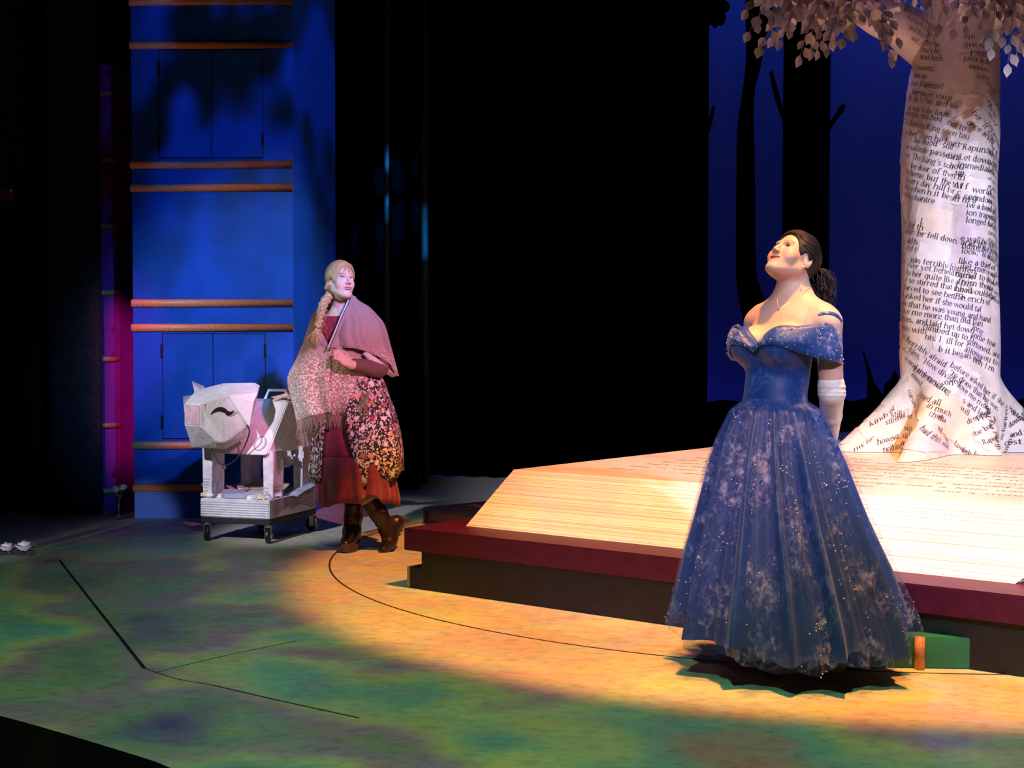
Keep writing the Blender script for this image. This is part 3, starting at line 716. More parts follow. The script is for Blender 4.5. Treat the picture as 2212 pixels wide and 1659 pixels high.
# the printed words, line by line
T_ = .052
lines = [(1992, 78, -14, 'I do gr', T_), (1985, 96, -14, 'nothe be', T_), (1986, 113, -13, 'could be', T_), (1988, 130, -13, 'and herb', T_), (1978, 150, -12, 'I noems', T_), (1974, 168, -12, 'was as', T_),
 (1969, 187, -13, 'was Rapunzel', T_), (1971, 205, -13, 'her sweet voice', T_), (1964, 219, -14, 'h up to her, and we', T_), (1962, 236, -14, 'e was to be four', T_), (1958, 252, -14, 'deeply touched', T_),
 (1958, 269, -15, 'e forethe King\'s son tou', T_), (1957, 289, -15, 'e ber" Then he heart', T_), (1976, 311, -13, 'he stood  still', T_), (1960, 324, -14, 'e solitude passed hi', T_), (1957, 337, -16, 'oo. The King\'s son', T_),
 (1968, 361, -15, 'be door of then th', T_), (1960, 377, -16, 'w home, but the to l', T_), (1958, 394, -15, 't every day hill for c', T_), (1957, 410, -14, 'nce when h it began to g', T_), (1955, 427, -14, 'ed enchantre', T_),
 (2045, 268, -22, 'not to', T_), (2086, 268, -36, 'once an to', T_), (2098, 245, -50, 'her "If', T_), (2074, 325, -9, '"Rapunzel, R', T_), (2071, 342, -9, 'Let down you', T_), (2069, 359, -9, 'Immediately', T_), (2065, 376, -8, 'up.', T_), (2043, 343, -12, 'd a t', T_), (2050, 362, -12, 'hou', T_),
 (2062, 408, -10, 'At f', T_), (2060, 427, -10, 'as son', T_), (2099, 414, -8, 'world', T_), (2091, 429, -8, 'window', T_), (2086, 446, -8, 'iw a bed whi', T_), (2086, 463, -8, 'ion (rapunzel,', T_), (2086, 482, -7, 'longed for it, a', T_),
 (1989, 483, -12, 'l.', T_), (1956, 488, -14, 'r, and th', T_), (1956, 503, -12, 'alder- br fell down, and the', T_), (1961, 524, -12, 'aid h', T_), (1960, 540, -12, 'not t', T_), (1968, 563, -11, 'was terribly frighten,', T_), (1961, 578, -11, 'ever yet beheld came', T_),
 (1958, 594, -11, 'to her quite like a frig', T_), (1957, 611, -10, 't so stirred that it had', T_), (1954, 627, -10, 'forced to see her. Th', T_), (1952, 643, -10, 'e asked her if she would tal', T_), (1950, 658, -10, 'saw that he was young and hand', T_), (1949, 675, -9, 'I love me more than old Dan', T_), (1948, 690, -10, 'd eyes, and laid het down', T_),
 (2076, 517, -9, 'e wall he was ter', T_), (2077, 533, -9, 'nding before him', T_), (2078, 549, -9, 'look, "to descen', T_), (2071, 566, -9, 'like a thief of', T_), (2074, 580, -11, '"let mercy wife', T_), (2063, 597, -11, 'mind to do I will', T_), (2071, 613, -11, 'from thente', T_), (2061, 629, -11, 'he would the', T_), (2057, 645, -10, 'the ench of', T_),
 (1950, 711, -10, 'egay with', T_), (1993, 712, -14, 'climbed up to h', T_), (1952, 731, -12, 'rt I', T_), (1998, 731, -12, 'nts, I  ill for c', T_), (2026, 757, -13, 'b it began will,', T_), (2098, 710, -24, 'long', T_), (2096, 728, -20, 'some tear', T_), (2087, 745, -20, 'softened, and', T_), (2081, 760, -20, 'allow you to t', T_), (2100, 782, -22, 'only I m', T_),
 (2050, 792, -32, 'before asked her if she', T_), (2047, 806, -33, '"to draw that he was', T_), (2066, 834, -34, 'love me more', T_), (2077, 868, -32, 's, and lad', T_), (2072, 885, -34, 'will', T_),
 (1960, 735, -32, 'horribly afraid', .052), (1965, 757, -34, 'him, "How divided', .052), (1955, 775, -36, 'scend my sanding', .052), (1975, 795, -36, 'garden, whe', .052), (1970, 812, -38, 'most', .052), (2040, 832, -10, 'on', .052),
 (1962, 845, -62, 'cursed that', .046), (1988, 855, -18, 'tened all', .052), (2000, 880, -22, 'in much', .046), (2003, 898, -24, 'ch tha', .046), (2020, 905, -20, 'will', .05), (1957, 905, -4, 'Ger', .05), (1954, 930, -8, 'wit', .055), (1950, 945, -6, 'uch', .055), (1948, 962, -6, 'as', .06), (1946, 975, -8, 'and', .06), (1944, 988, -4, 'rol', .055), (1985, 930, -40, 'had this was', .042), (2020, 925, -30, 'will ce', .046),
 (1900, 905, 35, 'my life', .05), (1880, 925, 40, 'kinds of', .055), (1870, 945, 38, 'of ling', .055), (1850, 962, 34, 'that loo', .055), (1890, 945, 12, 'wanted a', .055), (1895, 962, 14, 'however', .055), (1905, 978, 10, 'nothing', .055), (1915, 918, 20, 'stirened', .05), (1925, 900, 8, 'still', .055), (1840, 978, 40, 'my ise', .05), (1830, 955, 35, 'mercy to do', .05),
 (2040, 945, -36, 'says', .05), (2060, 960, -30, 'however', .05), (2075, 975, -20, 'fetched', .05), (2090, 915, 24, 'dropped', .05), (2105, 945, 30, 'the bar tell', .046), (2125, 960, 18, 'Rapunzel', .046), (2146, 925, 88, 'enchantress', .05), (2165, 950, 85, 'so hartress', .05), (2170, 960, 5, 'cost you wh', .05), (2180, 925, 30, 'down pup', .05), (2185, 945, 15, 'and yea', .05), (2160, 972, 80, 'diatel', .05), (2175, 978, 80, 'own y', .05), (2190, 890, -38, 'discert', .05), (2178, 880, -50, 'was av', .05)]
flip = [(2135, 150, 172, 'vouow', T_), (2138, 132, 172, 'grip mei', T_), (2136, 116, 174, 'ante. I', T_), (2136, 100, 174, 'hou will', T_), (2130, 82, 170, 'too ote', T_), (2136, 165, 176, 'sw r', T_)]
lines += flip
for y in range(180, 640, 17):   # the narrow far sheets on the shaded right flank
    lines.append((2132, y + rt.randrange(4), -52 if y < 330 else -20, ' '.join(rt.sample(WORDS, 2)), .036))
TXT = Geo()
for (px, py, deg, s_, sz) in lines:
    f = local_map(px, py, deg); qs_, _w = text_quads(s_, sz)
    for qd in qs_:
        TXT.add([f(u, v, .0062) for u, v in qd], [tuple(range(len(qd)))])
o = wparent(me_obj('printed_words', TXT.V, TXT.F, INK), tree); o['kind'] = 'stuff'

# limbs
def limb(pts, rad, name='branch'):
    P = catmull(pts, 6); rr = np.interp(np.linspace(0, 1, len(P)), np.linspace(0, 1, len(rad)), rad)
    V, Fc = tube_geo(P, list(rr), 20)
    V = [Vector(v) + Vector((math.sin(31 * v[2] + 17 * v[0]), math.cos(23 * v[0] + 11 * v[1]), math.sin(29 * v[1] + 3))) * .006 for v in V]
    return wparent(me_obj(name, V, Fc, PAPER, None, True), tree), P
LBR = [.04, .10, .145, .14, .12, .10, .08, .05]
_, LB = limb([at(2090, 270, 8.86), at(2062, 182, 8.82), at(2020, 116, 8.75), at(1966, 68, 8.64), at(1905, 34, 8.50), at(1845, 2, 8.35), at(1760, -45, 8.2), at(1660, -80, 8.1)], LBR)
LG = Geo(); _rr = np.interp(np.linspace(0, 1, len(LB)), np.linspace(0, 1, len(LBR)), LBR)
def on_limb(k, v):          # k along the limb (index), v metres around it, measured from the viewer's side upwards
    k = min(max(k, 1.0), len(LB) - 2.001); i = int(k); c_ = LB[i].lerp(LB[i + 1], k - i); r_ = float(np.interp(k, range(len(LB)), _rr)) + .014
    t_ = (LB[i + 1] - LB[i]).normalized(); d0 = Vector((0, -1, 0)); d0 = (d0 - t_ * d0.dot(t_)).normalized(); d1 = d0.cross(t_) if d0.cross(t_).z > 0 else t_.cross(d0)
    a_ = v / r_; return c_ + (d0 * math.cos(a_) + d1 * math.sin(a_)) * r_
for (k0, v0, s_) in ((25, .13, 'be the wild'), (24, .085, 'would be her'), (23.5, .04, 'upon the time'), (22.5, -.005, 'the herb had'), (21.5, -.05, 'and then she'), (20, -.095, 'was a man'), (30, .05, 'her sweet')):
    qs_, _w = text_quads(s_, .045); stp = .045
    for qd in qs_: LG.add([on_limb(k0 - u / stp, v0 + v) for u, v in qd], [tuple(range(len(qd)))])
o = wparent(me_obj('limb_words', LG.V, LG.F, INK), tree); o['kind'] = 'stuff'
limb([at(2100, 60, 8.62), at(2105, -80, 8.5), at(2160, -190, 8.3), at(2260, -260, 8.1)], [.2, .16, .12, .07])
# twigs and leaves
LEAFM = mat('silk_leaf', (.70, .62, .66), .6, var=.12, vscale=30)
LV = [(0, 0, 0), (.30, .34, .05), (.33, .62, .03), (0, 1.0, -.10), (-.33, .62, .03), (-.30, .34, .05), (0, .36, -.02), (0, .66, -.04)]
LF = [(0, 1, 6), (1, 2, 7, 6), (2, 3, 7), (3, 4, 7), (4, 5, 6, 7), (5, 0, 6)]
leaf_me = bpy.data.meshes.new('leaf'); leaf_me.from_pydata(LV, [], LF); leaf_me.materials.append(LEAFM); leaf_me.update()
rl = random.Random(5); TW = Geo(); SM = Geo(); nleaf = 0
tree_inv = tree.matrix_world.inverted()
def put_leaf(p, d, size, named=True):
    global nleaf
    d = Vector(d).normalized(); side = d.cross(Vector((rl.uniform(-.5, .5), -1, rl.uniform(-.5, .5)))).normalized(); nr = side.cross(d)
    M = Matrix(((side.x, d.x, nr.x, p[0]), (side.y, d.y, nr.y, p[1]), (side.z, d.z, nr.z, p[2]), (0, 0, 0, 1))) @ Matrix.Diagonal((size * rl.uniform(.85, 1.1), size, size, 1))
    if named and nleaf < 300:
        nleaf += 1
        o = bpy.data.objects.new('leaf', leaf_me); COL.objects.link(o); o.parent = tree
        o.matrix_parent_inverse = tree_inv; o.matrix_world = M
    else: SM.add([M @ Vector(v) for v in LV], LF)
def twig(pts, n, size=.074):
    P = catmull(pts, 6); TW.tube(P, list(np.linspace(.0035, .0012, len(P))), 5)
    for i in range(n):
        t = (.12 + .88 * i / max(1, n - 1)) * (len(P) - 1); k = min(int(t), len(P) - 2); q_ = P[k].lerp(P[k + 1], t - k)
        dr = (P[k + 1] - P[k]).normalized(); sd = 1 if i % 2 else -1
        d = dr * .7 + Vector((sd * .75 * rl.uniform(.5, 1.1), rl.uniform(-.4, .3), -.45 - .4 * rl.random()))
        if i == n - 1: d = dr + Vector((0, 0, -.3))
        st = q_ + d.normalized() * .018; TW.tube([q_, st], [.0012, .0010], 4)
        put_leaf(st, d, size * rl.uniform(.8, 1.12))
def tw(a, b_, Y, n, bow=.05, size=.074):
    p0, p1 = at(a[0], a[1], Y + .15), at(b_[0], b_[1], Y)
    mid = (p0 + p1) / 2 + Vector((0, 0, bow)); twig([p0, mid, p1], n, size)
tips = [((1690, -50), (1617, 14), 7.7, 6), ((1720, -40), (1622, 62), 7.8, 9), ((1740, -30), (1648, 92), 7.7, 10), ((1750, -30), (1672, 72), 7.9, 9), ((1760, -20), (1690, 78), 7.8, 8), ((1790, -20), (1730, 112), 7.7, 11), ((1770, -10), (1752, 96), 7.85, 9), ((1800, -20), (1768, 100), 7.9, 9),
        ((1830, -10), (1790, 96), 7.8, 9), ((1830, 0), (1805, 78), 7.9, 8), ((1850, 0), (1822, 74), 7.85, 7), ((1870, 10), (1848, 60), 7.9, 6), ((1885, 20), (1922, 116), 7.95, 9), ((1890, 18), (1936, 74), 8.0, 6), ((1900, 20), (1908, 72), 8.0, 5), ((1660, -60), (1640, 30), 7.8, 7), ((1680, -60), (1668, 30), 7.7, 7), ((1715, -60), (1706, 56), 7.6, 8),
        ((1940, -80), (1992, 14), 7.9, 7), ((2010, -70), (2012, 40), 7.8, 7), ((2060, -70), (2030, 44), 7.7, 8), ((2090, -60), (2062, 54), 7.8, 8), ((2110, -70), (2088, 48), 7.7, 8), ((2140, -70), (2120, 62), 7.7, 8), ((2160, -60), (2142, 96), 7.6, 10), ((2180, -50), (2166, 70), 7.7, 8), ((2200, -50), (2178, 130), 7.6, 11), ((2200, -60), (2196, 108), 7.7, 9), ((2230, -40), (2214, 84), 7.7, 8), ((2250, -40), (2226, 120), 7.6, 8), ((2215, -60), (2205, 40), 7.8, 7), ((2170, -70), (2184, 36), 7.8, 7)]
for a, b_, Y, n in tips: tw(a, b_, Y, n)
for _ in range(900):     # the dense inside of the crown
    if rl.random() < .72:
        x = rl.gauss(1800, 62); y = rl.uniform(-110, 62) - abs(x - 1800) * .22
        if y > 50 - abs(x - 1790) * .12: continue
        Y = rl.uniform(7.8, 8.5)
    else:
        x = rl.uniform(2060, 2300); y = rl.uniform(-120, 40); Y = rl.uniform(7.7, 8.2)
        if y > 62 - abs(2180 - x) * .4: continue
    put_leaf(at(x, y, Y), (rl.uniform(-1, 1), rl.uniform(-.5, .5), rl.uniform(-1.2, .1)), .07 * rl.uniform(.7, 1.1), False)
wparent(me_obj('twigs', TW.V, TW.F, mat('twig_wire', (.42, .38, .40), .6)), tree)['kind'] = 'stuff'
o = wparent(me_obj('crown_leaves', SM.V, SM.F, LEAFM), tree); o['kind'] = 'stuff'

# ================================================================== THE PAPER COW ON CASTERS
CW = mat('cow_paper_white', (.80, .76, .78), .6, var=.06, vscale=16, bump=.45, bscale=30)
CP = mat('cow_paper_pink', (.62, .36, .42), .6, col2=(.74, .52, .58), vscale=22, bump=.4, bscale=30)
CPL = mat('cow_paper_blush', (.80, .68, .73), .6, var=.06, vscale=16, bump=.4, bscale=30)
CPG = mat('cow_paper_grey', (.66, .63, .70), .6, var=.12, vscale=18, bump=.6, bscale=24)
FLW = gnd(446.6, 1167.3); FRW = gnd(579.7, 1174.2)
uu = (FRW - FLW).normalized(); vv = Vector((-uu.y, uu.x, 0))
cow = thing('paper_cow', 'faceted white papier mache cow with closed eye standing on a wheeled cart', 'cow prop', FLW, math.atan2(uu.y, uu.x))
cinv = cow.matrix_world.inverted()
def zc(zx, zy, Y): return at(360 + zx / 3.95, 780 + zy / 3.95, Y)
def cw_obj(name, V, Fc, m, parent=None, smooth=False):
    return me_obj(name, [cinv @ Vector(v) for v in V], Fc, m, parent or cow, smooth)
def hull(name, pts, m, parent=None, world=True, bev=0.0):
    bm = bmesh.new()
    for q_ in pts: bm.verts.new(cinv @ Vector(q_) if world else q_)
    r_ = bmesh.ops.convex_hull(bm, input=bm.verts)
    bmesh.ops.delete(bm, geom=[v for v in bm.verts if not v.link_faces], context='VERTS')
    bmesh.ops.dissolve_limit(bm, angle_limit=math.radians(7), verts=bm.verts, edges=bm.edges)
    if bev: bmesh.ops.bevel(bm, geom=list(bm.edges), offset=bev, segments=2, affect='EDGES')
    return bm_obj(name, bm, m, parent or cow)
# cart: tray and paper covered deck
deck = hull('deck', [(a, b_, z) for a in (-.035, .44) for b_ in (-.012, .605) for z in (.147, .262)], CPG, world=False, bev=.004)
box_obj('tray', (-.036, .442, -.012, .606, .112, .146), mat('tray_black', (.018, .016, .02), .5), cow, bev=.003)
for i in range(7):
    box_obj('deck_rib', (-.034, .438, -.017, -.011, .152 + i * .0145, .160 + i * .0145), CPG, deck, bev=.002)
# open-book arcs drawn on the right flank
ARC = Geo()
for k in range(7):
    for s_, b0, b1 in ((1, .02, .29), (-1, .29, .585)):
        pts = []
        for t in np.linspace(0, 1, 10):
            b_ = b0 + (b1 - b0) * t; tt = t if s_ > 0 else 1 - t
            z = .150 + .017 * k + (.055 - .004 * k) * math.sin(tt * PI * .55) * 1.0 - .028 * (tt > .85) * (tt - .85) / .15
            if z > .259: z = .259
            pts.append((.4412, b_, z))
        ARC.tube(pts, .0020, 4)
ARC.obj('drawn_arcs', mat('brown_pencil', (.20, .10, .13), .7), deck)['kind'] = 'stuff'
# casters
RUB = mat('caster_rubber', (.012, .012, .014), .4); STEEL = mat('caster_steel', (.55, .55, .58), .25, .9)
def caster(a, b_, yaw):
    M = Matrix.Translation((a, b_, 0)) @ Matrix.Rotation(yaw, 4, 'Z')
    rt_ = .047
    prof = [(.010, -.0125), (.040, -.0125), (.0455, -.010), (rt_, -.006), (rt_, .006), (.0455, .010), (.040, .0125), (.010, .0125)]
    V, Fc = lathe_geo(prof, 28, True); R_ = Matrix.Translation((0, 0, rt_ + .001)) @ Matrix.Rotation(PI / 2, 4, 'Y')
    me_obj('wheel', [M @ R_ @ Vector(v) for v in V], Fc, RUB, cow, True)
    bm = bmesh.new()
    for sx in (-1, 1):
        box(bm, sx * .019 - .0015, sx * .019 + .0015, -.016, .016, .035, .101, M)
    box(bm, -.0205, .0205, -.018, .018, .099, .103, M)
    f_ = bm_obj('fork', bm, STEEL, cow)
    V, Fc = lathe_geo([(.016, .103), (.016, .1115)], 16, True); me_obj('swivel', [M @ Vector(v) for v in V], Fc, STEEL, f_)
    V, Fc = lathe_geo([(.008, -.022), (.008, .022)], 10, True); me_obj('axle', [M @ R_ @ Vector(v) for v in V], Fc, STEEL, f_)
    V = [M @ R_ @ Vector((r_ * math.cos(k * PI / 4), r_ * math.sin(k * PI / 4), zz)) for zz in (.021, .024) for k in range(8) for r_ in ((.034,) if k % 2 == 0 else (.008,))]
    me_obj('brake_star', V, [tuple(range(8)), tuple(range(15, 7, -1))] + [(i, (i + 1) % 8, 8 + (i + 1) % 8, 8 + i) for i in range(8)], STEEL, f_)
wd_ = (FRW - FLW).length
caster(0, 0, .45 - cow.rotation_euler.z); caster(wd_, 0, -.05 - cow.rotation_euler.z)
br = cinv @ gnd(678.5, 1147.6); caster(br.x - .01, br.y, 1.25 - cow.rotation_euler.z); caster(.06, .56, .9)
# legs
for nm, a0, a1, b0, b1, top, lm in ((0, -.028, .032, .005, .16, .60, CPG), (1, .352, .415, .075, .215, .555, CPG), (2, .01, .07, .40, .55, .56, CPG), (3, .365, .425, .44, .59, .56, CPG)):
    hull('leg', [(a0, b0, .263), (a1, b0, .263), (a0, b1, .263), (a1, b1, .263), (a0 - .004, b0, top), (a1 + .006, b0, top), (a0 - .004, b1, top), (a1 + .006, b1, top)], lm, world=False, bev=.004)
# body: a wedge-chested box
body = hull('body', [(-.01, .03, .535), (.375, .03, .532), (.395, .05, .535), (-.02, .06, .54), (-.02, .24, .845), (.385, .24, .845), (.418, .27, .842), (.41, .62, .545), (.415, .62, .835), (-.02, .62, .54), (-.02, .62, .83), (-.01, .30, .86), (.37, .30, .862), (.37, .60, .85), (-.01, .60, .85)], CW, world=False, bev=.006)
Geo().tube([cinv @ zc(*p_) for p_ in ((838, 330, 8.98), (870, 250, 8.98), (1010, 250, 9.05), (1046, 325, 9.05))], .0095, 8).obj('handle', CPL, body)
# head
HP = dict(s1=(152, 362, 8.42), s2=(280, 370, 8.33), s3=(285, 552, 8.33), s4=(152, 545, 8.42), t1=(245, 250, 8.60), t2=(420, 207, 8.70), t3=(470, 193, 8.68), t4=(525, 288, 8.52), r1=(690, 545, 8.58), r2=(500, 690, 8.43), r3=(430, 692, 8.40),
          j1=(700, 640, 8.61), j2=(500, 752, 8.50), j3=(430, 742, 8.47), j4=(215, 738, 8.56), j5=(185, 598, 8.50))
HW = {k_: zc(*v_) for k_, v_ in HP.items()}
HW.update(b1=zc(330, 300, 8.78), b2=zc(560, 420, 8.76), b3=zc(560, 660, 8.74), b4=zc(330, 690, 8.72))
hd = [HW['s1'], HW['s2'], HW['s3'], HW['s4'], HW['t1'], HW['t2'], HW['t3'], HW['t4'], HW['r1'], HW['r2'], HW['r3'], HW['j1'], HW['j2'], HW['j3'], HW['j4'], HW['j5'], HW['b1'], HW['b2'], HW['b3'], HW['b4']]
head = hull('head', hd, CW, bev=.004)
def plane_pts(a, b_, c, off):
    n_ = (b_ - a).cross(c - a).normalized()
    if n_.y > 0: n_ = -n_
    return lambda px, py: (lambda d: Vector((0, 0, CAM_H)) + d * (((a + n_ * off) - Vector((0, 0, CAM_H))).dot(n_) / d.dot(n_)))(ray(px, py))
def zpix(zx, zy): return 360 + zx / 3.95, 780 + zy / 3.95
def patch(name, zpts, pl0, pl1, m, parent):
    V = [pl0(*zpix(*q_)) for q_ in zpts] + [pl1(*zpix(*q_)) for q_ in zpts]; n_ = len(zpts)
    return cw_obj(name, V, [tuple(range(n_)), tuple(range(2 * n_ - 1, n_ - 1, -1))] + [(i, (i + 1) % n_, n_ + (i + 1) % n_, n_ + i) for i in range(n_)], m, parent)
sn = (HW['s1'], HW['s2'], HW['s3'])
patch('nose_panel', [(156, 368), (277, 376), (281, 546), (156, 540)], plane_pts(*sn, .0035), plane_pts(*sn, -.004), CP, head)
tp = (HW['s1'], HW['s2'], HW['t4'])
sd_ = (HW['s2'], HW['s3'], HW['r1'])
patch('cheek_blush', [(286, 375), (325, 362), (330, 470), (322, 560), (300, 552), (289, 545)], plane_pts(*sd_, .0042), plane_pts(*sd_, -.004), CPL, head)
eye = [(372, 462), (385, 435), (410, 408), (440, 393), (470, 391), (500, 403), (525, 425), (540, 432), (560, 428), (580, 410), (572, 435), (555, 455), (530, 468), (512, 462), (495, 440), (470, 425), (440, 424), (410, 435), (390, 450)]
patch('closed_eye', eye, plane_pts(*sd_, .0055), plane_pts(*sd_, -.004), mat('eye_black', (.004, .004, .006), .7), head)
def sheet3(name, pts, m, parent, th=.006):
    P = [zc(*q_) for q_ in pts]; n_ = len(P); c_ = sum(P, Vector()) / n_
    V = [cinv @ v for v in P]; nr = Vector((0, 1, 0)) * th
    V2 = [cinv @ (v + nr) for v in P]
    return me_obj(name, V + V2, [tuple(range(n_)), tuple(range(2 * n_ - 1, n_ - 1, -1))] + [(i, (i + 1) % n_, n_ + (i + 1) % n_, n_ + i) for i in range(n_)], m, parent)
ear = hull('ear', [zc(*q_) for q_ in ((464, 190, 8.66), (600, 187, 8.72), (750, 184, 8.74), (797, 207, 8.72), (777, 270, 8.56), (745, 340, 8.50), (709, 562, 8.53), (692, 548, 8.54), (525, 292, 8.49), (760, 330, 8.66), (700, 520, 8.62), (540, 260, 8.70))], CW, head, bev=.003)
sheet3('far_ear', [(138, 298, 8.72), (216, 290, 8.72), (300, 330, 8.66), (230, 430, 8.62), (150, 432, 8.62)], CPG, head)
hull('ear_tip', [zc(*q_) for q_ in ((215, 168, 8.66), (322, 216, 8.68), (324, 292, 8.56), (236, 262, 8.58), (300, 300, 8.62))], CPL, head)
# strap and bell
STR = mat('strap_leather', (.035, .022, .03), .5)
Geo().tube(catmull([cinv @ zc(*q_) for q_ in ((684, 545, 8.52), (706, 590, 8.53), (692, 660, 8.55), (655, 745, 8.58), (600, 830, 8.54), (540, 876, 8.50), (490, 888, 8.48), (440, 862, 8.48), (405, 800, 8.50), (382, 742, 8.55))], 5), .0045, 6).obj('strap', STR, head)
hull('bell', [zc(490 + dx, 905 + dy, 8.48 + dz) for dx, dy, dz in ((-10, -14, 0), (10, -14, 0), (-20, 14, 0), (20, 14, 0), (0, 14, .02), (0, 14, -.02), (0, -14, .01))], STEEL, head)
# letters and torn scraps
INKC = mat('cow_ink', (.05, .045, .08), .7); INKL = mat('cow_ink_pale', (.40, .38, .50), .7)
def cow_text(rows, o_, dx, dz, m, parent, name='printed_words'):
    g_ = Geo()
    for (a, z, s_, sz) in rows:
        qs_, _w = text_quads(s_, sz)
        for qd in qs_: g_.add([Vector(o_) + Vector(dx) * (a + u) + Vector(dz) * (z + v) for u, v in qd], [tuple(range(len(qd)))])
    g_.obj(name, m, parent)['kind'] = 'stuff'
cow_text([(-.022, .375, "heaven's", .014), (-.022, .355, 'in the', .016), (-.022, .338, 'nothing', .013), (-.02, .32, 'may', .016), (-.02, .30, 'wish', .016)], (0, .0035, 0), (1, 0, 0), (0, 0, 1), INKC, cow)
cow_text([(.358, .30, 'wish', .016), (.358, .32, 'The', .02), (.356, .28, 'she', .018)], (0, .0735, 0), (1, 0, 0), (0, 0, 1), INKC, cow)
cow_text([(.10, .345, "one 'This", .022), (.09, .325, 'universal', .02), (.10, .305, 'breaker of', .02), (.10, .285, 'You may', .02)], (.4185, 0, -.02), (0, 1, 0), (0, 0, 1), INKC, cow)
# chest lettering: a big faint O
fr_o = Vector((.0, .03, .533)); fr_z = (Vector((0, .24, .845)) - Vector((0, .03, .533))).normalized()
cow_text([(.285, .03, 'O', .15)], fr_o + Vector((0, -.0045, .002)), (1, 0, 0), fr_z, INKL, body, 'faint_letter')
# scraps on the deck
rc = random.Random(21)
def scrap(name, cx, cy, cz, w_, h_, yaw, tilt, m, words=None, bow=.015):
    M = Matrix.Translation((cx, cy, cz)) @ Matrix.Rotation(yaw, 4, 'Z') @ Matrix.Rotation(tilt, 4, 'X')
    n_ = 5; V = []; Fc = []
    f_ = lambda u, v: M @ Vector((u, v, bow * math.cos(PI * u / w_) * math.cos(PI * v / h_ * .8)))
    for i in range(n_):
        for j in range(n_):
            u = w_ * (j / (n_ - 1) - .5); v = h_ * (i / (n_ - 1) - .5)
            if i in (0, n_ - 1) or j in (0, n_ - 1): u += rc.uniform(-.006, .006); v += rc.uniform(-.006, .006)
            V.append(f_(u, v))
    Fc = [(i * n_ + j, i * n_ + j + 1, (i + 1) * n_ + j + 1, (i + 1) * n_ + j) for i in range(n_ - 1) for j in range(n_ - 1)]
    o = me_obj(name, V, Fc, m, cow)
    if words:
        g_ = Geo(); v = h_ * .34
        for ln in words:
            qs_, ww = text_quads(ln, .022)
            for qd in qs_:
                if qd[0][0] < w_ * .92: g_.add([f_(u - w_ * .46, v + q2) + M.to_3x3() @ Vector((0, 0, .0015)) for u, q2 in qd], [tuple(range(len(qd)))])
            v -= .024
        g_.obj('printed_words', INKC, o)['kind'] = 'stuff'
TAN = mat('scrap_tan', (.62, .44, .27), .6, var=.15, vscale=20); BLUP = mat('scrap_bluish', (.42, .42, .58), .6, var=.15, vscale=20); WHT = mat('scrap_white', (.82, .80, .84), .55)
scrap('paper_scrap', .20, .33, .285, .30, .22, .05, .32, TAN, ['once upon a time there', 'was a poor widow who', 'had a boy named and a', 'cow and all they had', 'to live on was the milk'])
scrap('paper_scrap', .19, .10, .281, .30, .15, .12, .25, BLUP, ['so they made up their', 'minds to sell her at', 'the market and have', 'something to start'])
scrap('paper_scrap', .43, .40, .285, .10, .26, .0, .2, BLUP, ['as we', 'said', 'all'])
for i in range(52):
    a = rc.choice((rc.uniform(-.03, .44), rc.choice((-.03, .03, .35, .43)))); b_ = rc.choice((rc.uniform(.0, .58), rc.choice((.01, .2, .44, .57))))
    scrap('paper_scrap', a, b_, .272 + rc.random() * .02, rc.uniform(.03, .07), rc.uniform(.025, .05), rc.uniform(0, 6), rc.uniform(-1.1, 1.1), rc.choice((WHT, CPG, CPL, TAN)), None, .008)
for (a, b_, z_, s_) in ((-.045, .06, .335, .06), (.0, .02, .29, .05), (.45, .58, .31, .06), (.46, .50, .28, .05), (.08, .01, .268, .045), (.30, .015, .27, .05), (.33, .05, .285, .05), (.02, .40, .31, .06), (.08, .42, .32, .05)):
    scrap('paper_scrap', a, b_, z_, s_, s_ * .6, rc.uniform(0, 6), rc.uniform(.4, 1.2), WHT, None, .012)
for i in range(16):   # ragged udder of scraps under the belly
    scrap('udder_scrap', rc.uniform(.24, .40), rc.uniform(.30, .46), rc.uniform(.44, .535), rc.uniform(.05, .08), rc.uniform(.05, .09), rc.uniform(-.6, .6), PI / 2 + rc.uniform(-.5, .5), rc.choice((CPG, TAN, CPG)), None, .008)
for (a, b_, s_) in ((.015, -.004, .016), (.345, -.002, .014), (.30, .03, .012)):
    V, Fc = lathe_geo([(s_ * math.sin(t) * 1.3, s_ * math.cos(t) * -.9) for t in np.linspace(.05, PI - .05, 9)], 12, True)
    me_obj('bean', [(v[0] * 1.4 + a, v[1] + b_ + .015, v[2] + .262 + s_) for v in V], Fc, WHT, cow, True)

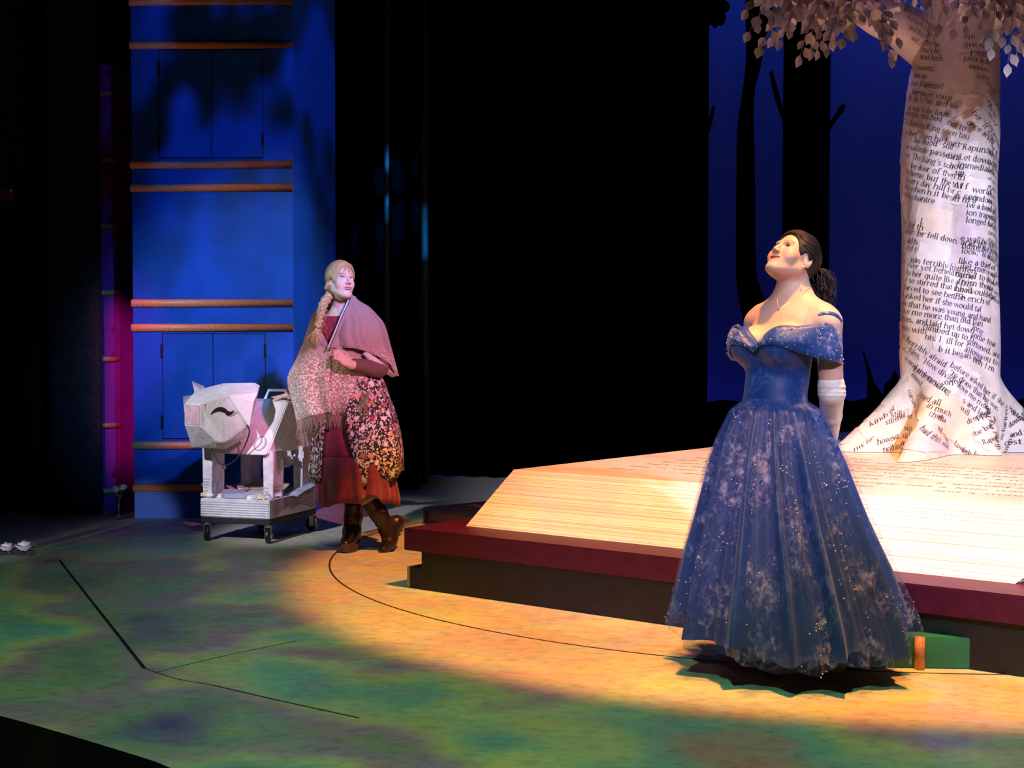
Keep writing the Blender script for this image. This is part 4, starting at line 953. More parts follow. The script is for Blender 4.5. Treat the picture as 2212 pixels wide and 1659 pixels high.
# ================================================================== SMOOTH BODIES (signed distance + surface nets)
def axis_grid(segs):
    """segs: list of (start, end, step) -> increasing coordinates"""
    out = []
    for a, b_, s_ in segs:
        n_ = max(1, int(round((b_ - a) / s_))); out += list(np.linspace(a, b_, n_, endpoint=False))
    out.append(segs[-1][1]); return np.array(out, np.float32)
class Sdf:
    def __init__(s, xs, ys, zs):
        s.x, s.y, s.z = xs, ys, zs; s.D = np.full((len(xs), len(ys), len(zs)), 1.0, np.float32)
        s.o = np.zeros(3); s.R = np.eye(3); s.sc = 1.0
    def frame(s, o=(0, 0, 0), R=None, sc=1.0):
        s.sc = sc; s.o = np.array(o, float); s.R = np.eye(3) if R is None else np.array(R); return s
    def w(s, p): return s.o + s.R @ np.array(p, float) * s.sc
    def _sub(s, lo, hi):
        sl = []
        for ax, a, b_ in zip((s.x, s.y, s.z), lo, hi):
            i0 = int(np.searchsorted(ax, a)); i1 = int(np.searchsorted(ax, b_)); sl.append(slice(max(0, i0 - 1), min(len(ax), i1 + 1)))
        return tuple(sl)
    def _apply(s, sl, d, k, op):
        a = s.D[sl]
        if a.size == 0: return
        if op == 'add':
            if k > 0:
                h = np.maximum(k - np.abs(a - d), 0) / k; s.D[sl] = np.minimum(a, d) - h * h * k / 4
            else: s.D[sl] = np.minimum(a, d)
        elif op == 'sub':
            d = -d
            if k > 0:
                h = np.maximum(k - np.abs(a - d), 0) / k; s.D[sl] = np.maximum(a, d) + h * h * k / 4
            else: s.D[sl] = np.maximum(a, d)
    def ell(s, c, r, k=.02, rot=None, op='add'):
        c = s.w(c); R = s.R if rot is None else s.R @ np.array(rot)
        r = np.array(r if hasattr(r, '__len__') else (r, r, r), np.float32) * s.sc; k = k * s.sc; m_ = r.max() + k + .03
        sl = s._sub(c - m_, c + m_)
        X = (s.x[sl[0]] - c[0])[:, None, None]; Y = (s.y[sl[1]] - c[1])[None, :, None]; Z = (s.z[sl[2]] - c[2])[None, None, :]
        q0 = X * R[0, 0] + Y * R[1, 0] + Z * R[2, 0]; q1 = X * R[0, 1] + Y * R[1, 1] + Z * R[2, 1]; q2 = X * R[0, 2] + Y * R[1, 2] + Z * R[2, 2]
        k0 = np.sqrt((q0 / r[0]) ** 2 + (q1 / r[1]) ** 2 + (q2 / r[2]) ** 2); k1 = np.sqrt((q0 / r[0] ** 2) ** 2 + (q1 / r[1] ** 2) ** 2 + (q2 / r[2] ** 2) ** 2)
        d = np.where(k1 > 1e-6, k0 * (k0 - 1) / np.maximum(k1, 1e-6), -r.min()).astype(np.float32)
        s._apply(sl, d, k, op); return s
    def cone(s, a, b_, ra, rb, k=.02, op='add', sq=1.0):
        a = s.w(a); b_ = s.w(b_); ra, rb, k = ra * s.sc, rb * s.sc, k * s.sc; m_ = max(ra, rb) + k + .03
        sl = s._sub(np.minimum(a, b_) - m_, np.maximum(a, b_) + m_)
        X = (s.x[sl[0]] - a[0])[:, None, None]; Y = (s.y[sl[1]] - a[1])[None, :, None]; Z = (s.z[sl[2]] - a[2])[None, None, :]
        v = (b_ - a).astype(np.float32); L2 = max(1e-9, float(v @ v))
        t = np.clip((X * v[0] + Y * v[1] + Z * v[2]) / L2, 0, 1)
        d = np.sqrt((X - t * v[0]) ** 2 + (Y - t * v[1]) ** 2 + (Z - t * v[2]) ** 2) - (ra + (rb - ra) * t)
        s._apply(sl, d.astype(np.float32), k, op); return s
    def chain(s, pts, rad, k=.02):
        for i in range(len(pts) - 1): s.cone(pts[i], pts[i + 1], rad[i], rad[i + 1], k)
        return s
    def mesh(s):
        D = s.D; ins = D < 0
        c = np.zeros(tuple(n_ - 1 for n_ in D.shape), np.uint8)
        for i in (0, 1):
            for j in (0, 1):
                for k in (0, 1): c += ins[i:D.shape[0] - 1 + i, j:D.shape[1] - 1 + j, k:D.shape[2] - 1 + k]
        act = (c > 0) & (c < 8); I = np.argwhere(act); shp = act.shape
        flat = np.ravel_multi_index(I.T, shp)
        ax = (s.x.astype(float), s.y.astype(float), s.z.astype(float))
        acc = np.zeros((len(I), 3)); cnt = np.zeros(len(I))
        cor = [(i, j, k) for i in (0, 1) for j in (0, 1) for k in (0, 1)]
        val = {q: D[I[:, 0] + q[0], I[:, 1] + q[1], I[:, 2] + q[2]] for q in cor}
        for q in cor:
            for d in range(3):
                if q[d]: continue
                q2 = list(q); q2[d] = 1; q2 = tuple(q2)
                a, b_ = val[q], val[q2]; mk = (a < 0) != (b_ < 0)
                t = np.where(mk, a / np.where(mk, a - b_, 1), 0)
                P = np.stack([ax[e][I[:, e] + q[e]] for e in range(3)], 1)
                P[:, d] += t * (ax[d][I[:, d] + 1] - ax[d][I[:, d]])
                acc += np.where(mk[:, None], P, 0); cnt += mk
        V = acc / cnt[:, None]; Fs = []
        def vid(i, j, k): return np.searchsorted(flat, np.ravel_multi_index((i, j, k), shp))
        for d in range(3):
            a_ = [slice(None)] * 3; b2 = [slice(None)] * 3; a_[d] = slice(0, -1); b2[d] = slice(1, None)
            E = np.argwhere(ins[tuple(a_)] != ins[tuple(b2)])
            e1, e2 = (d + 1) % 3, (d + 2) % 3
            ok = (E[:, e1] > 0) & (E[:, e2] > 0) & (E[:, e1] < D.shape[e1] - 1) & (E[:, e2] < D.shape[e2] - 1); E = E[ok]
            sg = ins[E[:, 0], E[:, 1], E[:, 2]]
            quad = []
            for o1, o2 in ((-1, -1), (0, -1), (0, 0), (-1, 0)):
                C = E.copy(); C[:, e1] += o1; C[:, e2] += o2; quad.append(vid(*C.T))
            Q = np.stack(quad, 1); Q[~sg] = Q[~sg][:, ::-1]; Fs.append(Q)
        return V, np.concatenate(Fs)
def smooth_mesh(V, Fq, it=2, lam=.5):
    E = np.concatenate([Fq[:, [0, 1]], Fq[:, [1, 2]], Fq[:, [2, 3]], Fq[:, [3, 0]]])
    for _ in range(it):
        acc = np.zeros_like(V); cnt = np.zeros(len(V))
        np.add.at(acc, E[:, 0], V[E[:, 1]]); np.add.at(acc, E[:, 1], V[E[:, 0]])
        cnt += np.bincount(E[:, 0], minlength=len(V)) + np.bincount(E[:, 1], minlength=len(V))
        V = V + lam * (acc / cnt[:, None] - V)
    return V
def keep_large(V, Fq):
    """drop stray islands, keep the largest connected piece"""
    lab = np.arange(len(V))
    while True:
        m_ = lab[Fq].min(1); old = lab.copy()
        for c in range(4): np.minimum.at(lab, Fq[:, c], m_)
        lab = lab[lab]
        if (lab == old).all(): break
    big = np.bincount(lab).argmax(); kf = lab[Fq[:, 0]] == big; Fq = Fq[kf]
    u = np.unique(Fq); mp = np.full(len(V), -1); mp[u] = np.arange(len(u)); return V[u], mp[Fq]
def fast_obj(name, V, Fq, m, parent, cols=None):
    me = bpy.data.meshes.new(name); n_ = len(Fq)
    me.vertices.add(len(V)); me.vertices.foreach_set('co', np.asarray(V, np.float32).ravel())
    me.loops.add(n_ * 4); me.loops.foreach_set('vertex_index', np.asarray(Fq, np.int32).ravel())
    me.polygons.add(n_); me.polygons.foreach_set('loop_start', np.arange(0, 4 * n_, 4, dtype=np.int32))
    me.update(calc_edges=True); me.validate()
    me.polygons.foreach_set('use_smooth', np.ones(len(me.polygons), bool))
    if cols is not None:
        ca = me.color_attributes.new('col', 'FLOAT_COLOR', 'POINT'); arr = np.ones((len(V), 4), np.float32); arr[:, :3] = cols
        ca.data.foreach_set('color', arr.ravel())
    me.materials.append(m); o = bpy.data.objects.new(name, me); COL.objects.link(o); o.parent = parent; return o
def rotz(a): c, s_ = math.cos(a), math.sin(a); return np.array([[c, -s_, 0], [s_, c, 0], [0, 0, 1]])
def rotx(a): c, s_ = math.cos(a), math.sin(a); return np.array([[1, 0, 0], [0, c, -s_], [0, s_, c]])
def roty(a): c, s_ = math.cos(a), math.sin(a); return np.array([[c, 0, s_], [0, 1, 0], [-s_, 0, c]])

LIP_CURVES = []
def head_sdf(g, o, R, wide=1.0, mouth=1.0, eye_open=1.0, smile=.006, sc=1.0, nose=1.0):
    """x right, y forward, z up in head space; origin between the ears"""
    g.frame(o, R, sc); W_ = wide
    g.ell((0, -.012, .035), (.073 * W_, .092, .083), .02)
    g.ell((0, .026, -.028), (.059 * W_, .062, .088), .03)
    for s_ in (-1, 1):
        g.cone((s_ * .047 * W_, .0, -.055), (s_ * .017, .066, -.098), .024, .018, .025)
        g.ell((s_ * .036 * W_, .056, -.030), (.027 * W_, .025, .030), .022)
    g.ell((0, .076, -.098), (.021, .017, .016), .018)
    g.cone((-.028, .077, .019), (.028, .077, .019), .012, .012, .016)
    g.ell((0, .066, -.066), (.031, .026, .027), .016)
    g.cone((0, .085, .010), (0, .086 + .022 * nose, -.026), .007, .0102, .010)
    for s_ in (-1, 1):
        g.ell((s_ * .0115, .091 + .006 * nose, -.032), (.008, .010, .0075), .007)
    for s_ in (-1, 1):
        g.ell((s_ * .031, .100, .004), (.021, .022, .013), .012, op='sub')
        g.ell((s_ * .030, .066, .004), .0148, .004)
        g.ell((s_ * .030, .084, .0035), (.0128, .014, .0046 * eye_open), .002, op='sub')
        g.ell((s_ * .0065, .089 + .015 * nose, -.040), (.0042, .006, .0045), .002, op='sub')
        # ear
        e = (s_ * .074 * W_, -.010, -.006); Re = rotx(-.25) @ rotz(s_ * .35)
        g.ell(e, (.007, .017, .029), .008, rot=Re)
        g.ell((e[0] + s_ * .008, e[1] + .002, e[2] + .006), (.006, .011, .017), .004, rot=Re, op='sub')
    # lips and open smile
    mw = .031; LIP_CURVES.clear()
    for s_ in (-1, 1):
        up_ = [(s_ * mw, .0745, -.0635 + smile), (s_ * .019, .0865, -.0585 + smile * .35), (s_ * .007, .0925, -.0560), (0, .0930, -.0570)]
        for i in range(3): g.cone(up_[i], up_[i + 1], (.0020, .0034, .0042)[i], (.0034, .0042, .0038)[i], .004)
        lo_ = [(s_ * mw, .0745, -.0640 + smile), (s_ * .018, .0860, -.0640 - .0085 * mouth + smile * .25), (0, .0905, -.0655 - .0125 * mouth)]
        for i in range(2): g.cone(lo_[i], lo_[i + 1], (.0020, .0042)[i], (.0042, .0052)[i], .004)
    LIP_CURVES.extend([[(abs(q[0]), q[1], q[2]) for q in up_], [(abs(q[0]), q[1], q[2]) for q in lo_]])
    g.ell((0, .090, -.0615 - .0048 * mouth), (.0170, .018, .0030 + .0046 * mouth), .003, op='sub')
    for s_ in (-1, 1): g.ell((s_ * .015, .084, -.0605 - .0032 * mouth + smile * .35), (.0105, .016, .0026 + .0022 * mouth), .003, rot=roty(-s_ * .22), op='sub')

def head_local(V, o, R, sc=1.0): return (V - np.array(o)) @ np.array(R) / sc
def face_colours(V, o, R, skin, lip, blush, brow=None, sc=1.0):
    L_ = head_local(V, o, R, sc); C = np.tile(np.array(skin, float), (len(V), 1))
    x, y, z = L_.T; front = np.clip((y - .03) / .03, 0, 1)
    def mixin(w_, col): 
        w_ = np.clip(w_, 0, 1)[:, None]; return C * (1 - w_) + np.array(col) * w_
    b_ = np.exp(-((np.abs(x) - .038) / .018) ** 2 - ((z + .028) / .020) ** 2) * front; C = mixin(b_ * .55, blush)
    lp = np.zeros(len(V))
    for cv in LIP_CURVES:
        for s_ in (-1, 1):
            for i in range(len(cv) - 1):
                p0, p1 = np.array(cv[i]) * (s_, 1, 1), np.array(cv[i + 1]) * (s_, 1, 1); dv = p1 - p0
                tt = np.clip(((L_ - p0) @ dv) / (dv @ dv), 0, 1); dd = np.linalg.norm(L_ - p0 - tt[:, None] * dv, axis=1)
                lp = np.maximum(lp, np.clip((.0058 - dd) / .0018, 0, 1))
    lp = lp * (y > .06); C = mixin(lp * .85, lip)
    es = np.exp(-((np.abs(x) - .031) / .014) ** 2 - ((z - .010) / .0055) ** 2) * (y > .055); C = mixin(es * .75, np.array(skin) * np.array([.45, .32, .36]))
    if brow is not None:
        bx = np.abs(x); bz = .0235 + .004 * np.sin(np.clip((bx - .012) / .034, 0, 1) * PI * .75)
        bw = np.exp(-((z - bz) / .0026) ** 2) * (bx > .011) * (bx < .047) * (y > .04); C = mixin(bw * .85, brow)
    return C
EYE_W = mat('eye_white', (.80, .78, .78), .25)
def add_face_parts(parent, o, R, iris, lash, gaze=(0, 0), teeth=True, sc=1.0, eo=1.0):
    """eyeballs (with iris), lashes, teeth; head space -> body space"""
    o = np.array(o); R = np.array(R)
    def tr(p_): return o + R @ np.array(p_) * sc
    for s_ in (-1, 1):
        V, Fc = lathe_geo([(.0125 * math.sin(t), .0125 * math.cos(t)) for t in np.linspace(.02, PI - .02, 14)], 18)
        Rg = R @ rotz(gaze[0]) @ rotx(gaze[1] - PI / 2)
        c = tr((s_ * .030, .066, .004))
        eb = me_obj('eyeball', [c + Rg @ np.array(v) * sc for v in V], Fc, EYE_W, parent, True)
        V, Fc = lathe_geo([(.0001, .01262)] + [(.0128 * math.sin(t), .0128 * math.cos(t)) for t in np.linspace(.05, .46, 5)], 16)
        me_obj('iris', [c + Rg @ np.array(v) * sc for v in V], Fc, iris, eb, True)
        P = [tr((s_ * (.030 + .0150 * math.cos(a)), .0805 - .006 * abs(math.cos(a)) ** 2 - (.003 if math.cos(a) > .6 else 0), 0.0040 + (.001 + .0060 * eo) * math.sin(a) + .0012 * math.cos(a))) for a in np.linspace(PI * .97, PI * .02, 9)]
        Geo().tube(P, [.0004, .0010, .0014, .0017, .0019, .0020, .0019, .0016, .0008], 5).obj('lash_line', lash, parent)
    if teeth:
        V = []; n_ = 10
        for zz, dy in ((-.0580, 0), (-.0645, -.0012)):
            for i in range(n_):
                x = -.024 + .048 * i / (n_ - 1); V.append(tr((x, .0850 + dy - 14 * x * x, zz + 7 * x * x)))
        me_obj('teeth', V, [(i, i + 1, n_ + i + 1, n_ + i) for i in range(n_ - 1)], mat('teeth_white', (.82, .80, .78), .3), parent, True)
        V = [tr((.021 * math.cos(a), .074, -.066 + .012 * math.sin(a))) for a in np.linspace(0, 2 * PI, 13)[:-1]]
        me_obj('mouth_inside', V, [tuple(range(12))], mat('mouth_dark', (.10, .012, .018), .6), parent)

def hand_sdf(g, wrist, fwd, nrm, side, curl, scale=1.0, spread=.10, thumb_curl=.5, k=.006):
    """fwd: wrist -> knuckles, nrm: back of the hand, side=+1 thumb lies towards fwd x nrm"""
    f = np.array(fwd, float); f /= np.linalg.norm(f); n_ = np.array(nrm, float); n_ -= f * (n_ @ f); n_ /= np.linalg.norm(n_); t = np.cross(f, n_) * side
    R = np.stack([t, f, n_], 1); w_ = np.array(wrist, float); S_ = scale
    g.frame(w_, R)
    g.ell((0, .045 * S_, 0), (.036 * S_, .050 * S_, .0145 * S_), .012)
    g.ell((.022 * S_, .030 * S_, -.006 * S_), (.016 * S_, .026 * S_, .014 * S_), .012)
    tips = []
    for i, (bx, by, L_) in enumerate(((.026, .083, .066), (.009, .089, .074), (-.009, .086, .069), (-.026, .078, .055))):
        c = curl[i] if hasattr(curl, '__len__') else curl
        p_ = np.array([bx, by, 0.0]) * S_; an = c * .5; dx = (bx / .026) * spread
        rr = (.0092, .0085, .0078, .0068)
        for sgm, fr in enumerate((.45, .31, .24)):
            d = np.array([dx * (1 - sgm * .3), math.cos(an), -math.sin(an)]); d /= np.linalg.norm(d); q_ = p_ + d * L_ * fr * S_
            g.cone(p_, q_, rr[sgm] * S_, rr[sgm + 1] * S_, k if sgm else .010); p_ = q_; an += c
        tips.append(g.w(p_))
    p_ = np.array([.028, .022, -.004]) * S_; an = .75
    for sgm, (fr, r0, r1) in enumerate(((.036, .0125, .0105), (.030, .0105, .0092), (.022, .0092, .0075))):
        d = np.array([math.sin(an), math.cos(an), -.30 - thumb_curl * sgm * .5]); d /= np.linalg.norm(d); q_ = p_ + d * fr * S_
        g.cone(p_, q_, r0 * S_, r1 * S_, k); p_ = q_; an -= thumb_curl * .5
    g.frame(); return tips

# ================================================================== THE SINGER IN THE BLUE GOWN
PY = 5.28
def skin_mat(name):
    m = bpy.data.materials.new(name); m.use_nodes = True
    nt = m.node_tree; b = nt.nodes['Principled BSDF']
    va = nn(nt, 'ShaderNodeVertexColor', layer_name='col'); nt.links.new(va.outputs[0], b.inputs['Base Color'])
    b.inputs['Roughness'].default_value = .48; b.inputs['Specular IOR Level'].default_value = .4
    b.inputs['Subsurface Weight'].default_value = .12; b.inputs['Subsurface Radius'].default_value = (.012, .005, .003); b.inputs['Subsurface Scale'].default_value = .6
    return m
SKIN = skin_mat('skin')
PYAW = math.radians(130)
bx0 = at(1672, 860, PY).x
singer = thing('person', 'person with dark ponytail in a sparkling blue off shoulder ball gown, looking up', 'person', (bx0, PY, 0), PYAW)
sinv = singer.matrix_world.inverted()
def SP(px, py, Y): v = sinv @ at(px, py, Y); return np.array(v)
HSC = .93
HO = np.array((0.0, -.103, 1.528)); HR = rotz(math.radians(-4)) @ rotx(math.radians(37))
SKIN1 = (.64, .42, .36)
def torso_prims(g, inf=0.0, full=True):
    g.frame()
    g.ell((0, -.062, 1.265), (.150 + inf, .082 + inf, .105 + inf), .04)
    for s_ in (-1, 1): g.ell((s_ * .072, .035, 1.205), (.076 + inf, .082 + inf, .074 + inf), .035)
    g.ell((0, -.03, 1.135), (.118 + inf, .092 + inf, .15 + inf), .05)
    g.ell((0, 0, 1.02), (.112 + inf, .090 + inf, .11 + inf), .05)
    g.ell((0, -.01, .90), (.155 + inf, .12 + inf, .12 + inf), .05)
g = Sdf(axis_grid([(-.27, -.11, .004), (-.11, .11, .002), (.11, .27, .004)]), axis_grid([(-.36, -.23, .005), (-.23, .03, .002), (.03, .16, .004)]),
        axis_grid([(.02, .8, .010), (.8, 1.40, .004), (1.40, 1.66, .002)]))
head_sdf(g, HO, HR, wide=1.08, mouth=.75, eye_open=.55, smile=.009, sc=HSC, nose=.72)
g.frame()
g.cone((0, -.112, 1.478), (0, -.098, 1.36), .054, .060, .03)
torso_prims(g)
for s_ in (-1, 1):
    g.cone((0, -.112, 1.385), (s_ * .125, -.105, 1.325), .05, .045, .05)
    g.ell((s_ * .162, -.102, 1.292), (.052, .052, .056), .04)
    g.chain([(s_ * .166, -.102, 1.285), (s_ * .168, -.125, 1.03), (s_ * .05, -.27, .86)], [.050, .043, .028], .02)
    g.cone((s_ * .02, -.055, 1.345), (s_ * .14, -.085, 1.335), .010, .010, .03)
    g.chain([(s_ * .08, -.01, .87), (s_ * .075, .01, .48), (s_ * .06, -.02, .07)], [.088, .052, .034], .03)
    g.chain([(s_ * .06, -.03, .05), (s_ * .065, .10, .035)], [.034, .026], .02)
hand_sdf(g, (-.05, -.27, .86), (.75, -.15, -.45), (0, -1, .2), 1, .25, .92)
hand_sdf(g, (.05, -.265, .85), (-.75, -.10, -.45), (0, -1, .2), -1, .25, .92)
V, Fq = keep_large(*g.mesh()); V = smooth_mesh(V, Fq, 1, .4)
cols = face_colours(V, HO, HR, SKIN1, (.50, .10, .12), (.64, .28, .28), (.03, .02, .02), HSC)
fast_obj('body', V, Fq, SKIN, singer, cols)
LASH = mat('lash_black', (.006, .004, .005), .5)
add_face_parts(singer, HO, HR, mat('iris_brown', (.03, .014, .008), .2), LASH, (0, .25), True, HSC, .55)
# hair: swept back to a curly ponytail
HAIRB = mat('hair_black', (.006, .005, .008), .42, var=.5, vscale=10, stretch=(60, 60, 8), bump=.3, bscale=60)
def hair_cap(o, R, inf, line, strands, gather, m, parent, rs, wide=1.0, seed=1, sc=1.0, nape=((0, -.040, -.025), (.070, .068, .066)), hl=(.094, .090)):
    xs = axis_grid([(o[0] - .14, o[0] + .14, .003)]); ys = axis_grid([(o[1] - .16, o[1] + .16, .003)]); zs = axis_grid([(o[2] - .16, o[2] + .16, .003)])
    h = Sdf(xs, ys, zs).frame(o, R, sc)
    h.ell((0, -.014, .036), (.075 * wide + inf, .094 + inf, .086 + inf), .01)
    h.ell(nape[0], nape[1], .02)
    line(h)
    V, Fq = keep_large(*h.mesh()); V = smooth_mesh(V, Fq, 2, .5)
    fast_obj('hair', V, Fq, m, parent)
    rr = random.Random(seed); G_ = Geo(); A = np.array((.075 * wide + inf, .094 + inf, .086 + inf)); C0 = np.array((0, -.014, .036))
    for i in range(strands):
        f = i / (strands - 1); a = (f - .5) * 2
        st = np.array((math.sin(a * 1.45) * .088 * wide, hl[0] - .105 * abs(a) ** 1.5, hl[1] - .100 * abs(a) ** 1.6)) + np.array((rr.gauss(0, .003), rr.gauss(0, .004), rr.gauss(0, .004)))
        pts = []
        for t in np.linspace(0, 1, 9):
            q_ = st * (1 - t) + np.array(gather) * t + np.array((rr.uniform(-.003, .003), 0, rr.uniform(-.003, .003))) * math.sin(t * PI)
            d = (q_ - C0) / A; d /= np.linalg.norm(d); q2 = C0 + d * (A + .001)
            q_ = q2 if t < .93 else q_
            pts.append(o + np.array(R) @ q_ * sc)
        G_.tube(pts, [rs * .4] + [rs] * 7 + [rs * .8], 5)
    return G_
def line1(h):
    h.ell((0, .105, -.020), (.096, .079, .099), .006, op='sub')
    h.ell((0, .06, -.11), (.12, .085, .085), .006, op='sub')
    for s_ in (-1, 1): h.ell((s_ * .085, .0, -.012), (.03, .030, .036), .004, op='sub')
gh = hair_cap(HO, HR, .009, line1, 110, (0, -.112, .035), HAIRB, singer, .0027, 1.06, 2, HSC, ((0, -.050, -.005), (.066, .058, .050)))
gh.obj('hair_strands', HAIRB, singer, True)['kind'] = 'stuff'
rp = random.Random(9); G_ = Geo(); ga = HO + HR @ np.array((0, -.108, .030))
for i in range(170):
    ph = rp.uniform(0, 6.28); sx, sy = rp.gauss(0, .032), rp.gauss(-.030, .022); ln = rp.uniform(.10, .25); rad = rp.uniform(.003, .012); tn = rp.uniform(2.5, 5)
    P = []
    for t in np.linspace(0, 1, 22):
        dr = min(1, t * 3.2); cx = ga + np.array((sx * dr, sy * dr - .012 * dr, .018 * math.sin(min(1, t * 2.4) * PI) - ln * max(0, t - .1)))
        P.append(cx + np.array((math.cos(ph + tn * t * 6.28), math.sin(ph + tn * t * 6.28), 0)) * rad * dr)
    G_.tube(P, list(np.linspace(.0026, .0010, 22)), 4)
G_.obj('ponytail', HAIRB, singer, True)['kind'] = 'stuff'
# jewellery
PEARL = mat('pearl', (.85, .82, .80), .15); GOLD = mat('gold_chain', (.75, .55, .25), .3, .9)
for s_ in (-1, 1):
    e = HO + HR @ np.array((s_ * .079, .004, -.036)); V, Fc = lathe_geo([(.0046 * math.sin(t), .0046 * math.cos(t)) for t in np.linspace(.05, PI - .05, 8)], 10)
    dz = -.020 if s_ > 0 else -.004
    er = me_obj('earring', [np.array(v) + e + np.array((0, 0, dz)) for v in V], Fc, PEARL, singer, True)
    Geo().tube([e + np.array((0, 0, .004)), e + np.array((0, 0, dz))], .0012, 5).obj('hook', GOLD, er)
nk = catmull([SP(1750, 622, 5.20), SP(1735, 634, 5.145), SP(1716, 649, 5.122), SP(1698, 658, 5.118), SP(1683, 668, 5.12), SP(1680, 658, 5.15), SP(1679, 646, 5.18)], 5)
nko = Geo().tube(nk, .0011, 5).obj('necklace', GOLD, singer)
pc = SP(1681, 670, 5.112); V, Fc = lathe_geo([(.003 * math.sin(t), .004 * math.cos(t)) for t in np.linspace(.05, PI - .05, 6)], 8); me_obj('pendant', [np.array(v) + pc for v in V], Fc, GOLD, nko)

# gown -------------------------------------------------------------
def gown_mat(name, base, lite, alpha=1.0, scale=7.0, sheer=0.0):
    m = bpy.data.materials.new(name); m.use_nodes = True
    nt = m.node_tree; b = nt.nodes['Principled BSDF']
    v = mapped(nt, (1, 1, .8))
    n1 = noise(nt, v, scale, 5, .6); n2 = noise(nt, v, scale * 5, 4, .65)
    spr = nn(nt, 'ShaderNodeMath', operation='MULTIPLY'); nt.links.new(n1, spr.inputs[0]); nt.links.new(n2, spr.inputs[1])
    f = ramp(nt, spr.outputs[0], [(.27, (0, 0, 0)), (.40, (1, 1, 1))])
    wv = nn(nt, 'ShaderNodeTexVoronoi', feature='DISTANCE_TO_EDGE'); nt.links.new(v, wv.inputs['Vector']); wv.inputs['Scale'].default_value = scale * 2.6
    vein = ramp(nt, wv.outputs['Distance'], [(.012, (1, 1, 1)), (.035, (0, 0, 0))])
    msk = ramp(nt, noise(nt, v, scale * .9, 2), [(.5, (0, 0, 0)), (.58, (1, 1, 1))])
    f2 = mixc(nt, 1.0, mixc(nt, 1.0, vein, msk, 'MULTIPLY'), (.35, .35, .35), 'MULTIPLY'); f = mixc(nt, 1.0, f, f2, 'ADD')
    nt.links.new(mixc(nt, f, base, lite), b.inputs['Base Color'])
    b.inputs['Roughness'].default_value = .5; b.inputs['Sheen Weight'].default_value = .25; b.inputs['Sheen Tint'].default_value = (.5, .6, 1, 1)
    if alpha < 1:
        nt.links.new(ramp(nt, f, [(0, (alpha,) * 3), (1, (min(1, alpha + .4),) * 3)]), b.inputs['Alpha'])
    return m
GOWN = gown_mat('gown_satin', (.004, .048, .29), (.07, .14, .46), 1.0, 9)
TULLE = gown_mat('gown_tulle', (.035, .095, .48), (.34, .42, .88), .15, 8)
COLLAR = gown_mat('gown_collar', (.004, .048, .29), (.22, .25, .60), 1.0, 14)
gb_ = Sdf(axis_grid([(-.24, .24, .0045)]), axis_grid([(-.22, .18, .0045)]), axis_grid([(.93, 1.36, .0045)]))
torso_prims(gb_, .007)
X = gb_.x[:, None, None]; Y = gb_.y[None, :, None]; Z = gb_.z[None, None, :]
ax_ = np.abs(X)
top = np.where(Y > -.06, 1.205 + .075 * np.clip(ax_ / .075, 0, 1) ** .7 - .03 * np.clip((ax_ - .10) / .06, 0, 1), 1.24 + 0 * ax_)
gb_.D = np.maximum(np.maximum(gb_.D, (Z - top).astype(np.float32) * .8), (.965 - Z).astype(np.float32))
V, Fq = keep_large(*gb_.mesh()); fast_obj('bodice', smooth_mesh(V, Fq, 1, .4), Fq, GOWN, singer)
# folded off-shoulder collar
def band(name, zt, zb, rt, rb, m, phis, rows=8, th=.004, cy=-.072):
    V = []; n_ = len(phis)
    for i in range(rows + 1):
        t = i / rows
        for ph in phis:
            a_ = abs(ph); z = zt(a_) * (1 - t) + zb(a_) * t; r_ = [rt(a_)[k_] * (1 - t) + rb(a_)[k_] * t + .010 * math.sin(t * PI) for k_ in (0, 1)]
            wob = .003 * math.sin(7 * ph + 5 * t)
            V.append((-(r_[0] + wob) * math.sin(ph), cy + (r_[1] + wob) * math.cos(ph), z))
    Fc = [(i * n_ + j, i * n_ + j + 1, (i + 1) * n_ + j + 1, (i + 1) * n_ + j) for i in range(rows) for j in range(n_ - 1)]
    o = me_obj(name, V, Fc, m, singer, True); s_ = o.modifiers.new('thick', 'SOLIDIFY'); s_.thickness = th; return o
rad_ = math.radians
zt = lambda a: interp(a, [0, rad_(8), rad_(24), rad_(48), rad_(75), rad_(100), rad_(135), PI], [1.205, 1.222, 1.268, 1.276, 1.288, 1.272, 1.262, 1.262])
zb = lambda a: interp(a, [0, rad_(8), rad_(24), rad_(48), rad_(75), rad_(100), rad_(135), PI], [1.182, 1.205, 1.212, 1.178, 1.150, 1.140, 1.140, 1.15])
rtop = lambda a: (interp(a, [0, PI / 2, PI], [.215, .212, .20]), interp(a, [0, rad_(25), rad_(60), PI / 2, PI], [.180, .196, .165, .12, .10]))
rbot = lambda a: (interp(a, [0, PI / 2, PI], [.225, .235, .22]), interp(a, [0, rad_(25), rad_(60), PI / 2, PI], [.190, .214, .190, .14, .12]))
band('collar', zt, zb, rtop, rbot, COLLAR, np.linspace(-PI, PI, 97))
